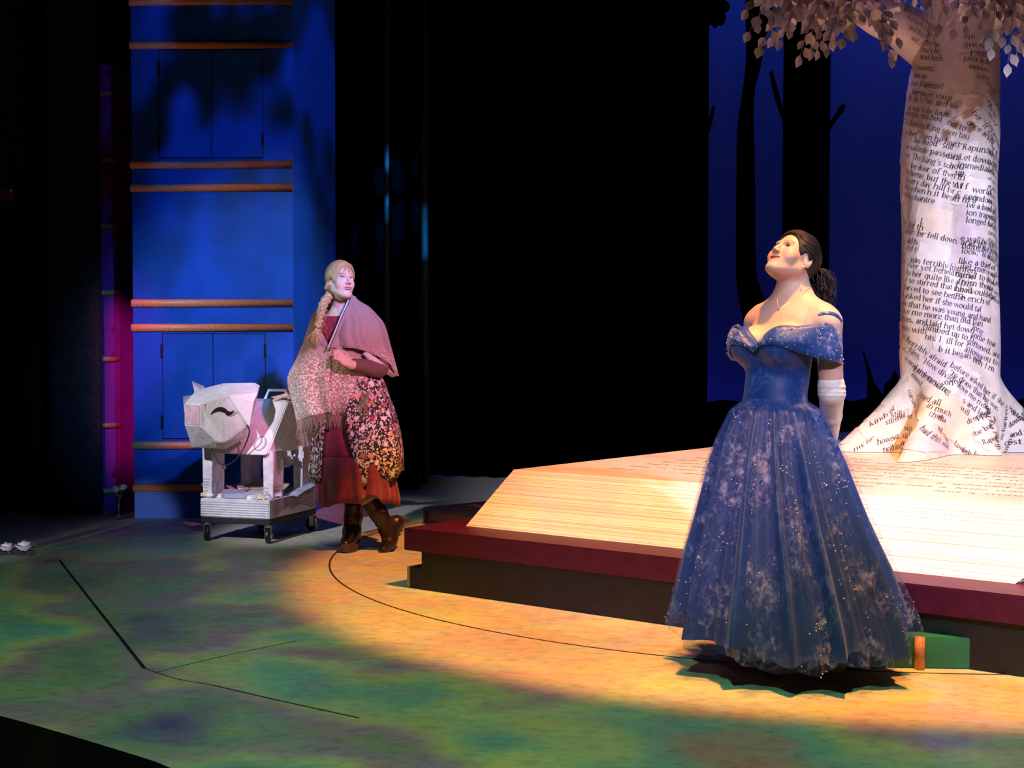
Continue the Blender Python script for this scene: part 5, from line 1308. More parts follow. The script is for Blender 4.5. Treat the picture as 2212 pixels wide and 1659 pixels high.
# skirt
NL = (math.cos(-PYAW) * E2.x - math.sin(-PYAW) * E2.y, math.sin(-PYAW) * E2.x + math.cos(-PYAW) * E2.y)  # towards the platform
def skirt_layer(name, inf, z_top, z_hem, m, seed, amp=1.0, nfold=15, rows=40, cols_=260, hemwave=.018, lo=None):
    rr = random.Random(seed); phs = [rr.uniform(0, 6.28) for _ in range(6)]
    zz = [1.005, .975, .88, .76, .58, .40, .20, .10]; hw = [.110, .162, .198, .238, .295, .358, .422, .440]
    wx = [0, .006, .008, .014, .028, .046, .062, .068]
    ca, sa = math.cos(-PYAW), math.sin(-PYAW); V = []
    for i in range(rows + 1):
        t = i / rows
        for j in range(cols_):
            th = 2 * PI * j / cols_
            hem = z_hem + hemwave * math.sin(nfold * th * .5 + phs[0]) + hemwave * .5 * math.sin(nfold * th + phs[1])
            wv = math.cos(th + PYAW) * 0 - math.sin(th + PYAW); hem += .055 * (1 - max(0, wv)) ** 1.5
            z = z_top + (hem - z_top) * t
            r_ = interp(z, zz[::-1], hw[::-1]); sh = interp(z, zz[::-1], wx[::-1])
            ft = min(1, max(0, (1.0 - z) / .22)) ** .7
            w1 = nfold * th + phs[2] + .9 * math.sin(3 * th + phs[3]) + .4 * math.sin(2.2 * z + 5 * th)
            fold = 1 - abs(math.sin(w1 / 2)) ** .8 * 2 * .5
            r2_ = r_ * (1 + inf) + ft * amp * ((.045 + .040 * t) * (fold - .35) + .008 * math.sin(2.3 * nfold * th + phs[4]))
            x = r2_ * math.cos(th); y = r2_ * .92 * math.sin(th)
            dn = x * NL[0] + y * NL[1]; lim = .315 if z < .42 else .315 + (z - .42) * .8
            if dn > lim: ex = (dn - lim) * .88; x -= NL[0] * ex; y -= NL[1] * ex
            V.append((x + sh * ca, y + sh * sa, z))
    n_ = cols_; Fc = [(i * n_ + j, i * n_ + (j + 1) % n_, (i + 1) * n_ + (j + 1) % n_, (i + 1) * n_ + j) for i in range(rows) for j in range(n_)]
    o = me_obj(name, V, Fc, m, singer, True); return o, np.array(V).reshape(rows + 1, cols_, 3)
LIN = mat('gown_lining', (.004, .018, .075), .7)
skirt_layer('petticoat', -.40, 1.0, .05, LIN, 4, .5, 12)
sk, SV = skirt_layer('skirt', -.035, 1.008, .118, GOWN, 5, 1.0, 12)
tu, TV = skirt_layer('tulle_overskirt', .02, 1.012, .100, TULLE, 8, 1.0, 13)
tu2, TV2 = skirt_layer('tulle_underskirt', -.005, 1.01, .090, TULLE, 15, .8, 11)
# sequins and sprigs
SEQ = mat('sequin', (.80, .84, 1.0), .18, .25)
rq = random.Random(31); SG = Geo()
def gem(p_, s_):
    P = [(s_, 0, 0), (-s_, 0, 0), (0, s_, 0), (0, -s_, 0), (0, 0, s_), (0, 0, -s_)]
    SG.add([np.array(p_) + np.array(q_) for q_ in P], [(0, 2, 4), (2, 1, 4), (1, 3, 4), (3, 0, 4), (2, 0, 5), (1, 2, 5), (3, 1, 5), (0, 3, 5)])
nr_, nc_ = TV.shape[:2]
for c_ in range(230):
    i0, j0 = rq.randrange(2, nr_ - 1), rq.randrange(nc_)
    for k_ in range(rq.choice((1, 1, 2, 5, 9))):
        i = min(nr_ - 2, max(1, i0 + int(rq.gauss(0, 1.3)))); j = (j0 + int(rq.gauss(0, 3))) % nc_
        p_ = TV[i, j] * (1 - rq.random()) + TV[i + 1, j] * 0; t = rq.random(); p_ = TV[i, j] * (1 - t) + TV[i + 1, j] * t
        out = p_ - np.array((0, 0, p_[2])); gem(p_ + out / max(.01, np.linalg.norm(out)) * .003, rq.choice((.0014, .0019, .0025, .0033)))
for c_ in range(120):   # on the collar
    ph = rq.uniform(-1.9, 1.9); t = rq.random(); z = zt(abs(ph)) * (1 - t) + zb(abs(ph)) * t; r_ = [rtop(abs(ph))[k_] * (1 - t) + rbot(abs(ph))[k_] * t + .006 + .010 * math.sin(t * PI) for k_ in (0, 1)]
    gem((-r_[0] * math.sin(ph), -.072 + r_[1] * math.cos(ph), z), rq.choice((.0014, .0020, .0028)))
SG.obj('sequins', SEQ, singer)['kind'] = 'stuff'
# strap on the near shoulder
Geo().tube(catmull([np.array((-.162, -.102, 1.292)) + np.array(d_) / np.linalg.norm(d_) * .0585 for d_ in ((.35, .9, .0), (-.1, .9, .45), (-.5, .62, .55), (-.85, .2, .4), (-.95, -.2, 0))], 5), .007, 6, flat=.4).obj('strap', COLLAR, singer, True)
# long white gloves
GLOVE = mat('glove_white', (.78, .74, .76), .5, var=.05, vscale=30, bump=.25, bscale=60)
for s_, wy in ((-1, -.27), (1, -.265)):
    gg = Sdf(axis_grid([(-.24, .24, .0035)]), axis_grid([(-.36, -.06, .0035)]), axis_grid([(.72, 1.10, .0035)])).frame()
    el = (s_ * .168, -.125, 1.03)
    d = np.array((s_ * .05, -.27, .86)) - np.array(el)
    gg.cone(np.array((s_ * .167, -.122, 1.062)), el, .0495, .047, .01)
    gg.chain([el, np.array(el) + d * .5, np.array(el) + d], [.047, .041, .031], .01)
    for q_ in (.0, .35, .62): gg.ell(np.array((s_ * .1675, -.1225, 1.055)) - np.array((0, .003, .05 * q_)), (.0515, .0515, .007), .006)
    hand_sdf(gg, (s_ * .05, wy, .86 if s_ < 0 else .85), (-s_ * .75, -.12, -.45), (0, -1, .2), -s_, .25, 1.0)
    V, Fq = keep_large(*gg.mesh()); fast_obj('glove', smooth_mesh(V, Fq, 1, .4), Fq, GLOVE, singer)

# ================================================================== THE LADY IN THE SHAWL
LY = 8.33
lx0 = at(755, 900, LY).x
lady = thing('person', 'person with blonde braid in a fringed tan shawl and floral coat beside the cow', 'person', (lx0, LY, 0), PI)
linv = lady.matrix_world.inverted()
def LP(px, py, yf): return np.array(linv @ at(px, py, LY - yf))
SKIN2 = (.74, .50, .42)
LHO = LP(736, 607, -.10); LSC = .97
LHR = rotz(math.radians(36)) @ rotx(math.radians(9)) @ roty(math.radians(-4))
nb_ = LP(737, 682, -.14)
shR, shL = LP(690, 702, -.19), LP(792, 700, -.12)
elR, wrR = LP(648, 795, -.33), LP(627, 853, -.53)
elL, wrL = LP(822, 795, .02), LP(757, 788, .17)
cowtop = cow.matrix_world @ Vector((.30, .36, .862))
g = Sdf(axis_grid([(-.30, -.06, .005), (-.06, .16, .0025), (.16, .62, .005)]), axis_grid([(-.74, -.22, .005), (-.22, .03, .0025), (.03, .36, .005)]),
        axis_grid([(.02, .82, .012), (.82, 1.18, .004), (1.18, 1.42, .005), (1.42, 1.71, .0025)]))
head_sdf(g, LHO, LHR, wide=.94, mouth=1.25, eye_open=1.45, smile=.007, sc=LSC)
g.frame()
g.cone(LHO + np.array((0, -.022, -.055)), nb_, .051, .055, .03)
mid = lambda a, b_, t: np.array(a) * (1 - t) + np.array(b_) * t
ch = mid(shR, shL, .5)
g.ell(ch + np.array((0, .01, -.06)), (.145, .09, .12), .05)
for s_ in (-1, 1): g.ell(ch + np.array((s_ * .065, .075, -.12)), (.062, .062, .062), .03)
wst = np.array((0, -.09, 1.02)); pel = np.array((-.02, -.05, .90))
g.ell(mid(ch, wst, .6), (.118, .09, .16), .06); g.ell(wst, (.11, .088, .10), .05); g.ell(pel, (.16, .12, .12), .05)
for sh_ in (shR, shL):
    g.cone(nb_ + np.array((0, -.01, .0)), sh_, .045, .045, .05); g.ell(sh_, .050, .03)
g.chain([shR, elR, wrR], [.046, .038, .024], .02); g.chain([shL, elL, wrL], [.046, .040, .026], .02)
g.chain([pel + np.array((.08, 0, -.03)), LP(790, 1010, .09), LP(803, 1085, .10)], [.085, .056, .045], .03)
g.chain([pel + np.array((-.08, 0, -.03)), LP(772, 1010, -.03), LP(765, 1085, -.03)], [.085, .056, .045], .03)
g.chain([LP(803, 1085, .10), LP(824, 1122, .085)], [.045, .03], .02); g.chain([LP(765, 1085, -.03), LP(760, 1130, -.02)], [.045, .03], .02)
# right hand flat on the cow, left hand gathering the shawl
hfw = LP(588, 861, -.62) - wrR
hand_sdf(g, wrR, hfw, (0, -.12, 1), -1, .06, .95, .16, .2)
hand_sdf(g, wrL, LP(722, 760, .20) - wrL, (-.1, .75, .55), 1, (.75, .85, .95, 1.05), .95, .06, .8)
V, Fq = keep_large(*g.mesh()); V = smooth_mesh(V, Fq, 1, .4)
fast_obj('body', V, Fq, SKIN, lady, face_colours(V, LHO, LHR, SKIN2, (.56, .13, .16), (.78, .40, .40), (.12, .07, .04), LSC))
add_face_parts(lady, LHO, LHR, mat('iris_blue', (.06, .10, .16), .2), LASH, (-.25, .18), True, LSC, 1.35)
# ---- hair and braid
HAIRL = mat('hair_blonde', (.50, .34, .17), .42, var=.22, vscale=3, stretch=(40, 40, 6), bump=.15, bscale=40)
def line2(h):
    h.ell((0, .103, -.022), (.090, .075, .112), .006, op='sub')
    h.ell((0, .06, -.12), (.12, .085, .080), .006, op='sub')
    for s_ in (-1, 1): h.ell((s_ * .085, .004, -.016), (.03, .026, .030), .004, op='sub')
gh = hair_cap(LHO, LHR, .011, line2, 90, (.055, -.085, -.055), HAIRL, lady, .0026, 1.0, 4, LSC, hl=(.062, .108))
rr_ = random.Random(12)
for (a, b_, c_) in (((.010, .092, .088), (.022, .100, .058), (.030, .094, .034)), ((-.012, .092, .086), (-.034, .094, .056), (-.052, .074, .020)), ((.02, .090, .087), (.046, .086, .05), (.062, .06, .0)), ((-.03, .086, .082), (-.052, .076, .045), (-.064, .058, .005)), ((.0, .093, .088), (.012, .102, .06), (.004, .100, .040))):
    gh.tube(catmull([LHO + LHR @ np.array(q_) * LSC for q_ in (a, b_, c_)], 6), [.0016] * 8 + [.0014, .0012, .001, .0008, .0006], 4)
gh.obj('hair_strands', HAIRL, lady, True)['kind'] = 'stuff'
bp = catmull([LP(716, 634, -.13), LP(706, 645, -.07), LP(698, 660, .0), LP(694, 676, .05), LP(690, 692, .075), LP(687, 706, .085)], 8)
for k_ in range(3):
    P = []; n_ = len(bp)
    for i, q_ in enumerate(bp):
        t = i / (n_ - 1); a = t * 6.28 * 2.6 + k_ * 2.094; w_ = .019 * (1 - .35 * t)
        P.append(np.array(q_) + np.array((math.sin(a) * w_, abs(math.cos(a)) * .010 + .004 * math.cos(2 * a), math.cos(a) * .004)))
    V, Fc = tube_geo(P, [.0165 * (1 - .35 * i / n_) + .003 * math.sin(i * 1.3 + k_) for i in range(n_)], 8)
    me_obj('braid', V, Fc, HAIRL, lady, True)
G_ = Geo()
for i in range(26):
    q0 = LP(689, 706, .09) + np.array((rr_.gauss(0, .006), rr_.gauss(0, .004), 0)); dx = rr_.gauss(.010, .014)
    G_.tube(catmull([q0, q0 + np.array((dx * .3 + .008, .012, -.035)), q0 + np.array((dx + .004, .010, -.075)), q0 + np.array((dx * .8 - .004, .008, -.105 + rr_.gauss(0, .012)))], 4), [.0035] * 6 + [.003, .0025, .002, .0016, .0012, .0008, .0006], 5)
for i in range(22):   # loose curls around the braid and nape
    q0 = np.array(bp[rr_.randrange(2, len(bp))]) + np.array((rr_.gauss(0, .018), rr_.uniform(0, .02), rr_.gauss(0, .01))); ph = rr_.uniform(0, 6)
    G_.tube([q0 + np.array((.010 * math.cos(ph + t * 5), .006 * math.sin(ph + t * 5), -.05 * t)) for t in np.linspace(0, 1, 9)], list(np.linspace(.0026, .001, 9)), 4)
for i in range(14):
    q0 = LHO + LHR @ np.array((.075, -.02 + .01 * rr_.random(), .0)) * LSC
    G_.tube(catmull([q0, q0 + np.array((.012 + rr_.gauss(0, .006), -.01, -.05)), np.array(bp[0]) + np.array((rr_.gauss(0, .012), 0, 0)), np.array(bp[6]) + np.array((rr_.gauss(0, .012), .01, 0))], 4), .003, 4)
G_.obj('braid_tail', HAIRL, lady, True)['kind'] = 'stuff'
Geo().tube([LP(691, 705, .095), LP(686, 709, .092)], .0125, 8).obj('braid_tie', mat('tie_dark', (.03, .02, .02), .6), lady, True)

# ---- clothing sheets ------------------------------------------------
def drape(name, rows, m, parent=lady, th=.004, n=60, fold=None, smooth=True):
    """rows: list of (py, xL, xR, phi0, phi1, yc, depth) sampled from the photograph outline; phi=-90 is image left, 0 front, +90 image right"""
    V = []; R_ = len(rows)
    for i, (py, xl_, xr_, f0, f1, yc, dp) in enumerate(rows):
        xm = (xl_ + xr_) / 2
        for j in range(n + 1):
            ph = math.radians(f0 + (f1 - f0) * j / n); t = i / (R_ - 1)
            px = xm + (xr_ - xl_) / 2 * math.sin(ph); yf = yc + dp * math.cos(ph)
            o_ = fold(ph, t, px, py) if fold else 0.0
            pyy = py(ph) if callable(py) else py
            p_ = LP(px, pyy, yf + o_ * math.cos(ph)); p_[0] -= o_ * math.sin(ph) * .6
            V.append(p_)
    Fc = [(i * (n + 1) + j, i * (n + 1) + j + 1, (i + 1) * (n + 1) + j + 1, (i + 1) * (n + 1) + j) for i in range(R_ - 1) for j in range(n)]
    o = me_obj(name, V, Fc, m, parent, smooth)
    if th: s_ = o.modifiers.new('thick', 'SOLIDIFY'); s_.thickness = th; s_.offset = -1
    return o, np.array(V).reshape(R_, n + 1, 3)
def subdiv(rows, k=4):
    out = []; A_ = np.array(rows, float)
    for t in np.linspace(0, len(rows) - 1, (len(rows) - 1) * k + 1):
        i = min(int(t), len(rows) - 2); f = t - i
        a = A_[max(0, i - 1)], A_[i], A_[i + 1], A_[min(len(rows) - 1, i + 2)]
        out.append(tuple(.5 * (2 * a[1] + (a[2] - a[0]) * f + (2 * a[0] - 5 * a[1] + 4 * a[2] - a[3]) * f * f + (3 * a[1] - a[0] - 3 * a[2] + a[3]) * f ** 3)))
    return out
# red dress: top and tiered skirt
REDD = mat('red_dress', (.20, .012, .055), .75, var=.25, vscale=30, bump=.25, bscale=120, sheen=.3)
drape('dress_top', subdiv([(684, 706, 768, -180, 180, -.13, .075), (700, 690, 782, -180, 180, -.11, .10), (740, 690, 800, -180, 180, -.08, .13), (800, 695, 805, -180, 180, -.08, .115), (850, 703, 800, -180, 180, -.08, .11), (900, 692, 815, -180, 180, -.06, .14)]), mat('red_print', (.20, .02, .05), .7, col2=(.40, .04, .04), vscale=45, bump=.2, bscale=60), n=48)
fd = lambda ph, t, px, py: (.004 + .022 * t) * math.sin(ph * 9 + 2.2 * math.sin(3 * ph) + t * 1.5) * (.4 + .6 * t)
drape('dress_skirt', subdiv([(900, 690, 815, -180, 180, -.06, .15), (940, 688, 825, -180, 180, -.04, .17), (990, 690, 838, -180, 180, -.02, .19)]), REDD, n=120, fold=lambda ph, t, px, py: fd(ph, t * .5, px, py))
def hemd(ph):
    x = math.degrees(ph); return 1091 + (-9 * math.exp(-((x - 18) / 14) ** 2)) - 16 * math.exp(-((x - 22) / 12) ** 2) + 4 * math.sin(ph * 5)
drape('dress_flounce', [(988, 689, 840, -180, 180, -.02, .197), (1010, 688, 846, -180, 180, -.01, .205), (1040, 687, 853, -180, 180, 0, .215), (1068, 687, 858, -180, 180, 0, .22), (hemd, 686, 859, -180, 180, 0, .225)], REDD, n=140, fold=lambda ph, t, px, py: .012 * t ** .5 * math.sin(ph * 17 + 1.5 * math.sin(5 * ph)) + fd(ph, .5 + .5 * t, px, py) + .004)
# floral coat
def floral():
    m = bpy.data.materials.new('floral_print'); m.use_nodes = True
    nt = m.node_tree; b = nt.nodes['Principled BSDF']; b.inputs['Roughness'].default_value = .7
    v = mapped(nt); col = (.010, .008, .014)
    wob = nn(nt, 'ShaderNodeTexNoise'); nt.links.new(v, wob.inputs['Vector']); wob.inputs['Scale'].default_value = 60
    va = nn(nt, 'ShaderNodeVectorMath', operation='MULTIPLY_ADD'); nt.links.new(wob.outputs['Color'], va.inputs[0]); va.inputs[1].default_value = (.03, .03, .03); nt.links.new(v, va.inputs[2])
    for sc, th0, th1, stops in ((75, .47, .54, [(0, (.75, .66, .72)), (.3, (.6, .35, .4)), (.5, (.8, .72, .78)), (.62, (.03, .02, .03)), (.82, (.45, .16, .04)), (.9, (.75, .7, .72))]),
                                (26, .38, .46, [(0, (.02, .015, .02)), (.42, (.80, .74, .80)), (.55, (.42, .02, .03)), (.66, (.72, .30, .34)), (.76, (.50, .16, .04)), (.84, (.82, .76, .82)), (.93, (.02, .015, .02))])):
        vo = nn(nt, 'ShaderNodeTexVoronoi'); nt.links.new(va.outputs[0], vo.inputs['Vector']); vo.inputs['Scale'].default_value = sc
        sp_ = nn(nt, 'ShaderNodeSeparateColor'); nt.links.new(vo.outputs['Color'], sp_.inputs[0])
        c = ramp(nt, sp_.outputs[0], stops, 'CONSTANT')
        f = ramp(nt, vo.outputs['Distance'], [(th0, (1, 1, 1)), (th1, (0, 0, 0))])
        if sc == 26:
            keep = ramp(nt, sp_.outputs[0], [(0, (0, 0, 0)), (.42, (1, 1, 1)), (.93, (0, 0, 0))], 'CONSTANT'); f = mixc(nt, 1.0, f, keep, 'MULTIPLY')
        col = mixc(nt, f, col, c)
    nt.links.new(col, b.inputs['Base Color']); return m
FLOR = floral()
cf = lambda ph, t, px, py: .012 * t * math.sin(ph * 7 + 1) + .006 * math.sin(ph * 15) * t
def hemc(ph): return interp(math.degrees(ph), [-180, -90, -40, -20, 5, 30, 60, 90, 130, 180], [1040, 1050, 1055, 1055, 1053, 1046, 1032, 1010, 1020, 1040])
drape('coat', [(792, 700, 816, 12, 330, -.07, .135), (830, 695, 832, 6, 332, -.06, .16), (870, 690, 847, -12, 316, -.05, .19), (900, 682, 857, -16, 314, -.05, .215), (940, 676, 866, -14, 312, -.05, .235), (980, 672, 871, -6, 312, -.05, .245), (1015, 670, 872, 0, 312, -.05, .25), (hemc, 670, 868, 8, 312, -.05, .255)], FLOR, n=110, fold=cf)
def subrows(rows, k=3):
    """smooth in-between rows; the last row's hem stays a function"""
    last = rows[-1]; hem = last[0]; body_ = subdiv(rows[:-1], k); a = rows[-2]
    mids = []
    for i in range(1, k):
        t = i / k
        mids.append((((lambda t_: (lambda ph: a[0] * (1 - t_) + hem(ph) * t_))(t)),) + tuple(a[q] * (1 - t) + last[q] * t for q in range(1, 7)))
    return body_ + mids + [last]
# shawl
def shawl_mat():
    m = bpy.data.materials.new('shawl_weave'); m.use_nodes = True
    nt = m.node_tree; b = nt.nodes['Principled BSDF']; b.inputs['Roughness'].default_value = .75; b.inputs['Sheen Weight'].default_value = .3
    v = mapped(nt)
    vo = nn(nt, 'ShaderNodeTexVoronoi', feature='SMOOTH_F1'); nt.links.new(v, vo.inputs['Vector']); vo.inputs['Scale'].default_value = 95
    n1 = noise(nt, v, 150, 5, .7)
    mm = nn(nt, 'ShaderNodeMath', operation='MULTIPLY_ADD'); nt.links.new(n1, mm.inputs[0]); mm.inputs[1].default_value = 1.1; nt.links.new(vo.outputs['Distance'], mm.inputs[2])
    pat = ramp(nt, mm.outputs[0], [(.86, (1, 1, 1)), (.98, (0, 0, 0))])
    sep = nn(nt, 'ShaderNodeSeparateXYZ'); nt.links.new(v, sep.inputs[0])
    zj = nn(nt, 'ShaderNodeMath', operation='MULTIPLY_ADD'); nt.links.new(noise(nt, v, 16, 2), zj.inputs[0]); zj.inputs[1].default_value = .16; nt.links.new(sep.outputs[2], zj.inputs[2])
    low = ramp(nt, zj.outputs[0], [(1.10, (1, 1, 1)), (1.23, (0, 0, 0))]) if False else None
    rp = nn(nt, 'ShaderNodeMapRange'); nt.links.new(zj.outputs[0], rp.inputs[0]); rp.inputs[1].default_value = 1.27; rp.inputs[2].default_value = 1.17; rp.inputs[3].default_value = 0; rp.inputs[4].default_value = 1
    f = nn(nt, 'ShaderNodeMath', operation='MULTIPLY'); nt.links.new(pat, f.inputs[0]); nt.links.new(rp.outputs[0], f.inputs[1])
    nt.links.new(mixc(nt, f.outputs[0], (.38, .25, .24), (.78, .74, .76)), b.inputs['Base Color'])
    bp_ = nn(nt, 'ShaderNodeBump'); bp_.inputs['Strength'].default_value = .2; bp_.inputs['Distance'].default_value = .004; nt.links.new(noise(nt, v, 240, 2), bp_.inputs['Height']); nt.links.new(bp_.outputs[0], b.inputs['Normal'])
    return m
SHW = shawl_mat()
def sf(ph, t, px, py):
    return .010 * math.sin(ph * 6 + .5) * min(1, t * 2) + .014 * t * t * math.sin(ph * 13 + 2 * math.sin(3 * ph))
def hl(ph): return interp(math.degrees(ph), [-180, -130, -90, -60, -20, 20], [860, 880, 918, 905, 892, 896])
# left half: back to the left front edge
rowsL = [(640, 712, 766, -180, -100, -.17, .070), (650, 704, 772, -180, -84, -.165, .082), (663, 690, 790, -180, -66, -.15, .11), (680, 676, 806, -180, -55, -.14, .135), (700, 668, 818, -180, -47, -.13, .16), (740, 655, 826, -180, -24, -.12, .20), (780, 638, 830, -180, -12, -.12, .23), (815, 622, 836, -180, -9, -.12, .24), (850, 627, 836, -180, -9, -.12, .245), (880, 636, 836, -180, -12, -.11, .24), (hl, 644, 836, -180, -16, -.10, .24)]
shawl, SVL = drape('shawl', subrows(rowsL), SHW, n=110, fold=sf)
# right half: from the front edge over the shoulder to the cuff line
def hr(ph): return interp(math.degrees(ph), [-30, 5, 18, 40, 60, 90, 130, 180], [752, 752, 758, 772, 792, 813, 800, 800])
rowsR = [(640, 712, 766, 40, 180, -.17, .078), (650, 704, 774, 26, 180, -.165, .092), (663, 690, 795, 8, 180, -.15, .12), (680, 674, 811, -2, 180, -.14, .15), (700, 664, 826, -8, 180, -.13, .175), (725, 655, 834, -15, 180, -.12, .20), (hr, 650, 857, -20, 180, -.11, .22)]
o, SVR = drape('shawl_shoulder', subrows(rowsR), SHW, shawl, n=110, fold=lambda ph, t, px, py: (.016 * math.sin(ph * 8 - 1 + 1.2 * t) + .008 * math.sin(ph * 19 + 2 * t)) * min(1, t * 1.6) * (1.15 - .5 * abs(ph) / PI))
# collar roll of the shawl along the right edge, paler inside
LINI = mat('shawl_lining', (.66, .60, .64), .75)
cr = catmull([LP(762, 640, -.10), LP(757, 655, -.035), LP(746, 678, .02), (LP(735, 705, .065)), LP(724, 732, .10), LP(715, 752, .12)], 5)
Geo().tube(cr, [.012] * 8 + [.014] * 10 + [.010] * (len(cr) - 18), 8, flat=.5).obj('rolled_edge', SHW, shawl, True)
Geo().tube([np.array(q_) + np.array((.017, .004, 0)) for q_ in cr[3:]], .009, 8, flat=.45).obj('lining_edge', LINI, shawl, True)
# lower front panel behind the forearm
def hp(ph): return interp(math.degrees(ph), [-30, 0, 30, 60], [896, 898, 899, 893])
o, SVP = drape('shawl_end', [(748, 660, 830, -26, 42, -.13, .215), (790, 662, 826, -30, 46, -.12, .222), (830, 664, 822, -30, 52, -.11, .222), (865, 664, 820, -30, 56, -.10, .222), (hp, 664, 820, -30, 58, -.10, .222)], SHW, shawl, n=50, fold=lambda ph, t, px, py: .012 * math.sin(ph * 14) * t)
# turned-up cuff lining
V = [LP(*q_) for q_ in ((783, 763, .105), (792, 760, .10), (812, 772, .085), (834, 790, .05), (855, 811, -.04), (846, 814, -.035), (826, 803, .05), (806, 788, .085), (792, 774, .10))]
cu = me_obj('cuff_lining', V, [(0, 1, 8), (1, 2, 7, 8), (2, 3, 6, 7), (3, 4, 5, 6)], LINI, shawl, True); s_ = cu.modifiers.new('thick', 'SOLIDIFY'); s_.thickness = .006
# fringe
FR = Geo(); rf = random.Random(2)
for arr, step in ((SVL[-1][12:], 1), (SVP[-1], 1)):
    for i in range(0, len(arr) - 1, step):
        for k_ in range(2):
            p_ = arr[i] * (1 - k_ / 2) + arr[i + 1] * k_ / 2; dx = rf.gauss(0, .010); L_ = rf.uniform(.055, .095)
            FR.tube([p_, p_ + np.array((dx * .4, .003, -L_ * .5)), p_ + np.array((dx, rf.gauss(0, .006), -L_))], [.0016, .0020, .0014], 4)
for i in range(16):   # a tail of longer fringe caught over the coat
    p_ = LP(783 + i * .9, 852 + rf.uniform(-4, 4), .175); FR.tube([p_, p_ + np.array((rf.gauss(.01, .01), .01, -.06)), p_ + np.array((rf.gauss(.015, .014), .01, -.12))], [.0018, .002, .0014], 4)
for i in range(18):
    p_ = LP(646 + i * .7, 908 + rf.uniform(-3, 3), .0); FR.tube([p_, p_ + np.array((rf.gauss(-.01, .008), .0, -.06)), p_ + np.array((rf.gauss(-.012, .012), .0, -.12 - .04 * rf.random()))], [.0018, .002, .0014], 4)
FR.obj('fringe', mat('fringe_yarn', (.30, .20, .17), .8), shawl)['kind'] = 'stuff'
# brown sleeves
SLV = mat('sleeve_mauve', (.16, .075, .085), .75, var=.12, vscale=60)
for pts, rad in (((mid(shL, elL, .45), elL, mid(elL, wrL, .55), mid(elL, wrL, .9)), (.056, .052, .044, .036)), ((shR, elR, mid(elR, wrR, .5), mid(elR, wrR, .86)), (.056, .048, .038, .033))):
    P = catmull(pts, 5); V, Fc = tube_geo(P, list(np.interp(np.linspace(0, 1, len(P)), np.linspace(0, 1, 4), rad)), 18)
    me_obj('sleeve', [Vector(v) + Vector((0, 0, .0018 * math.sin(v[0] * 260))) for v in V], Fc, SLV, lady, True)
# ring
Geo().tube([LP(717, 757, .235) + np.array((.009 * math.cos(a), .009 * math.sin(a), .002 * math.cos(a))) for a in np.linspace(0, 6.28, 13)], .0015, 5).obj('ring', GOLD, lady)

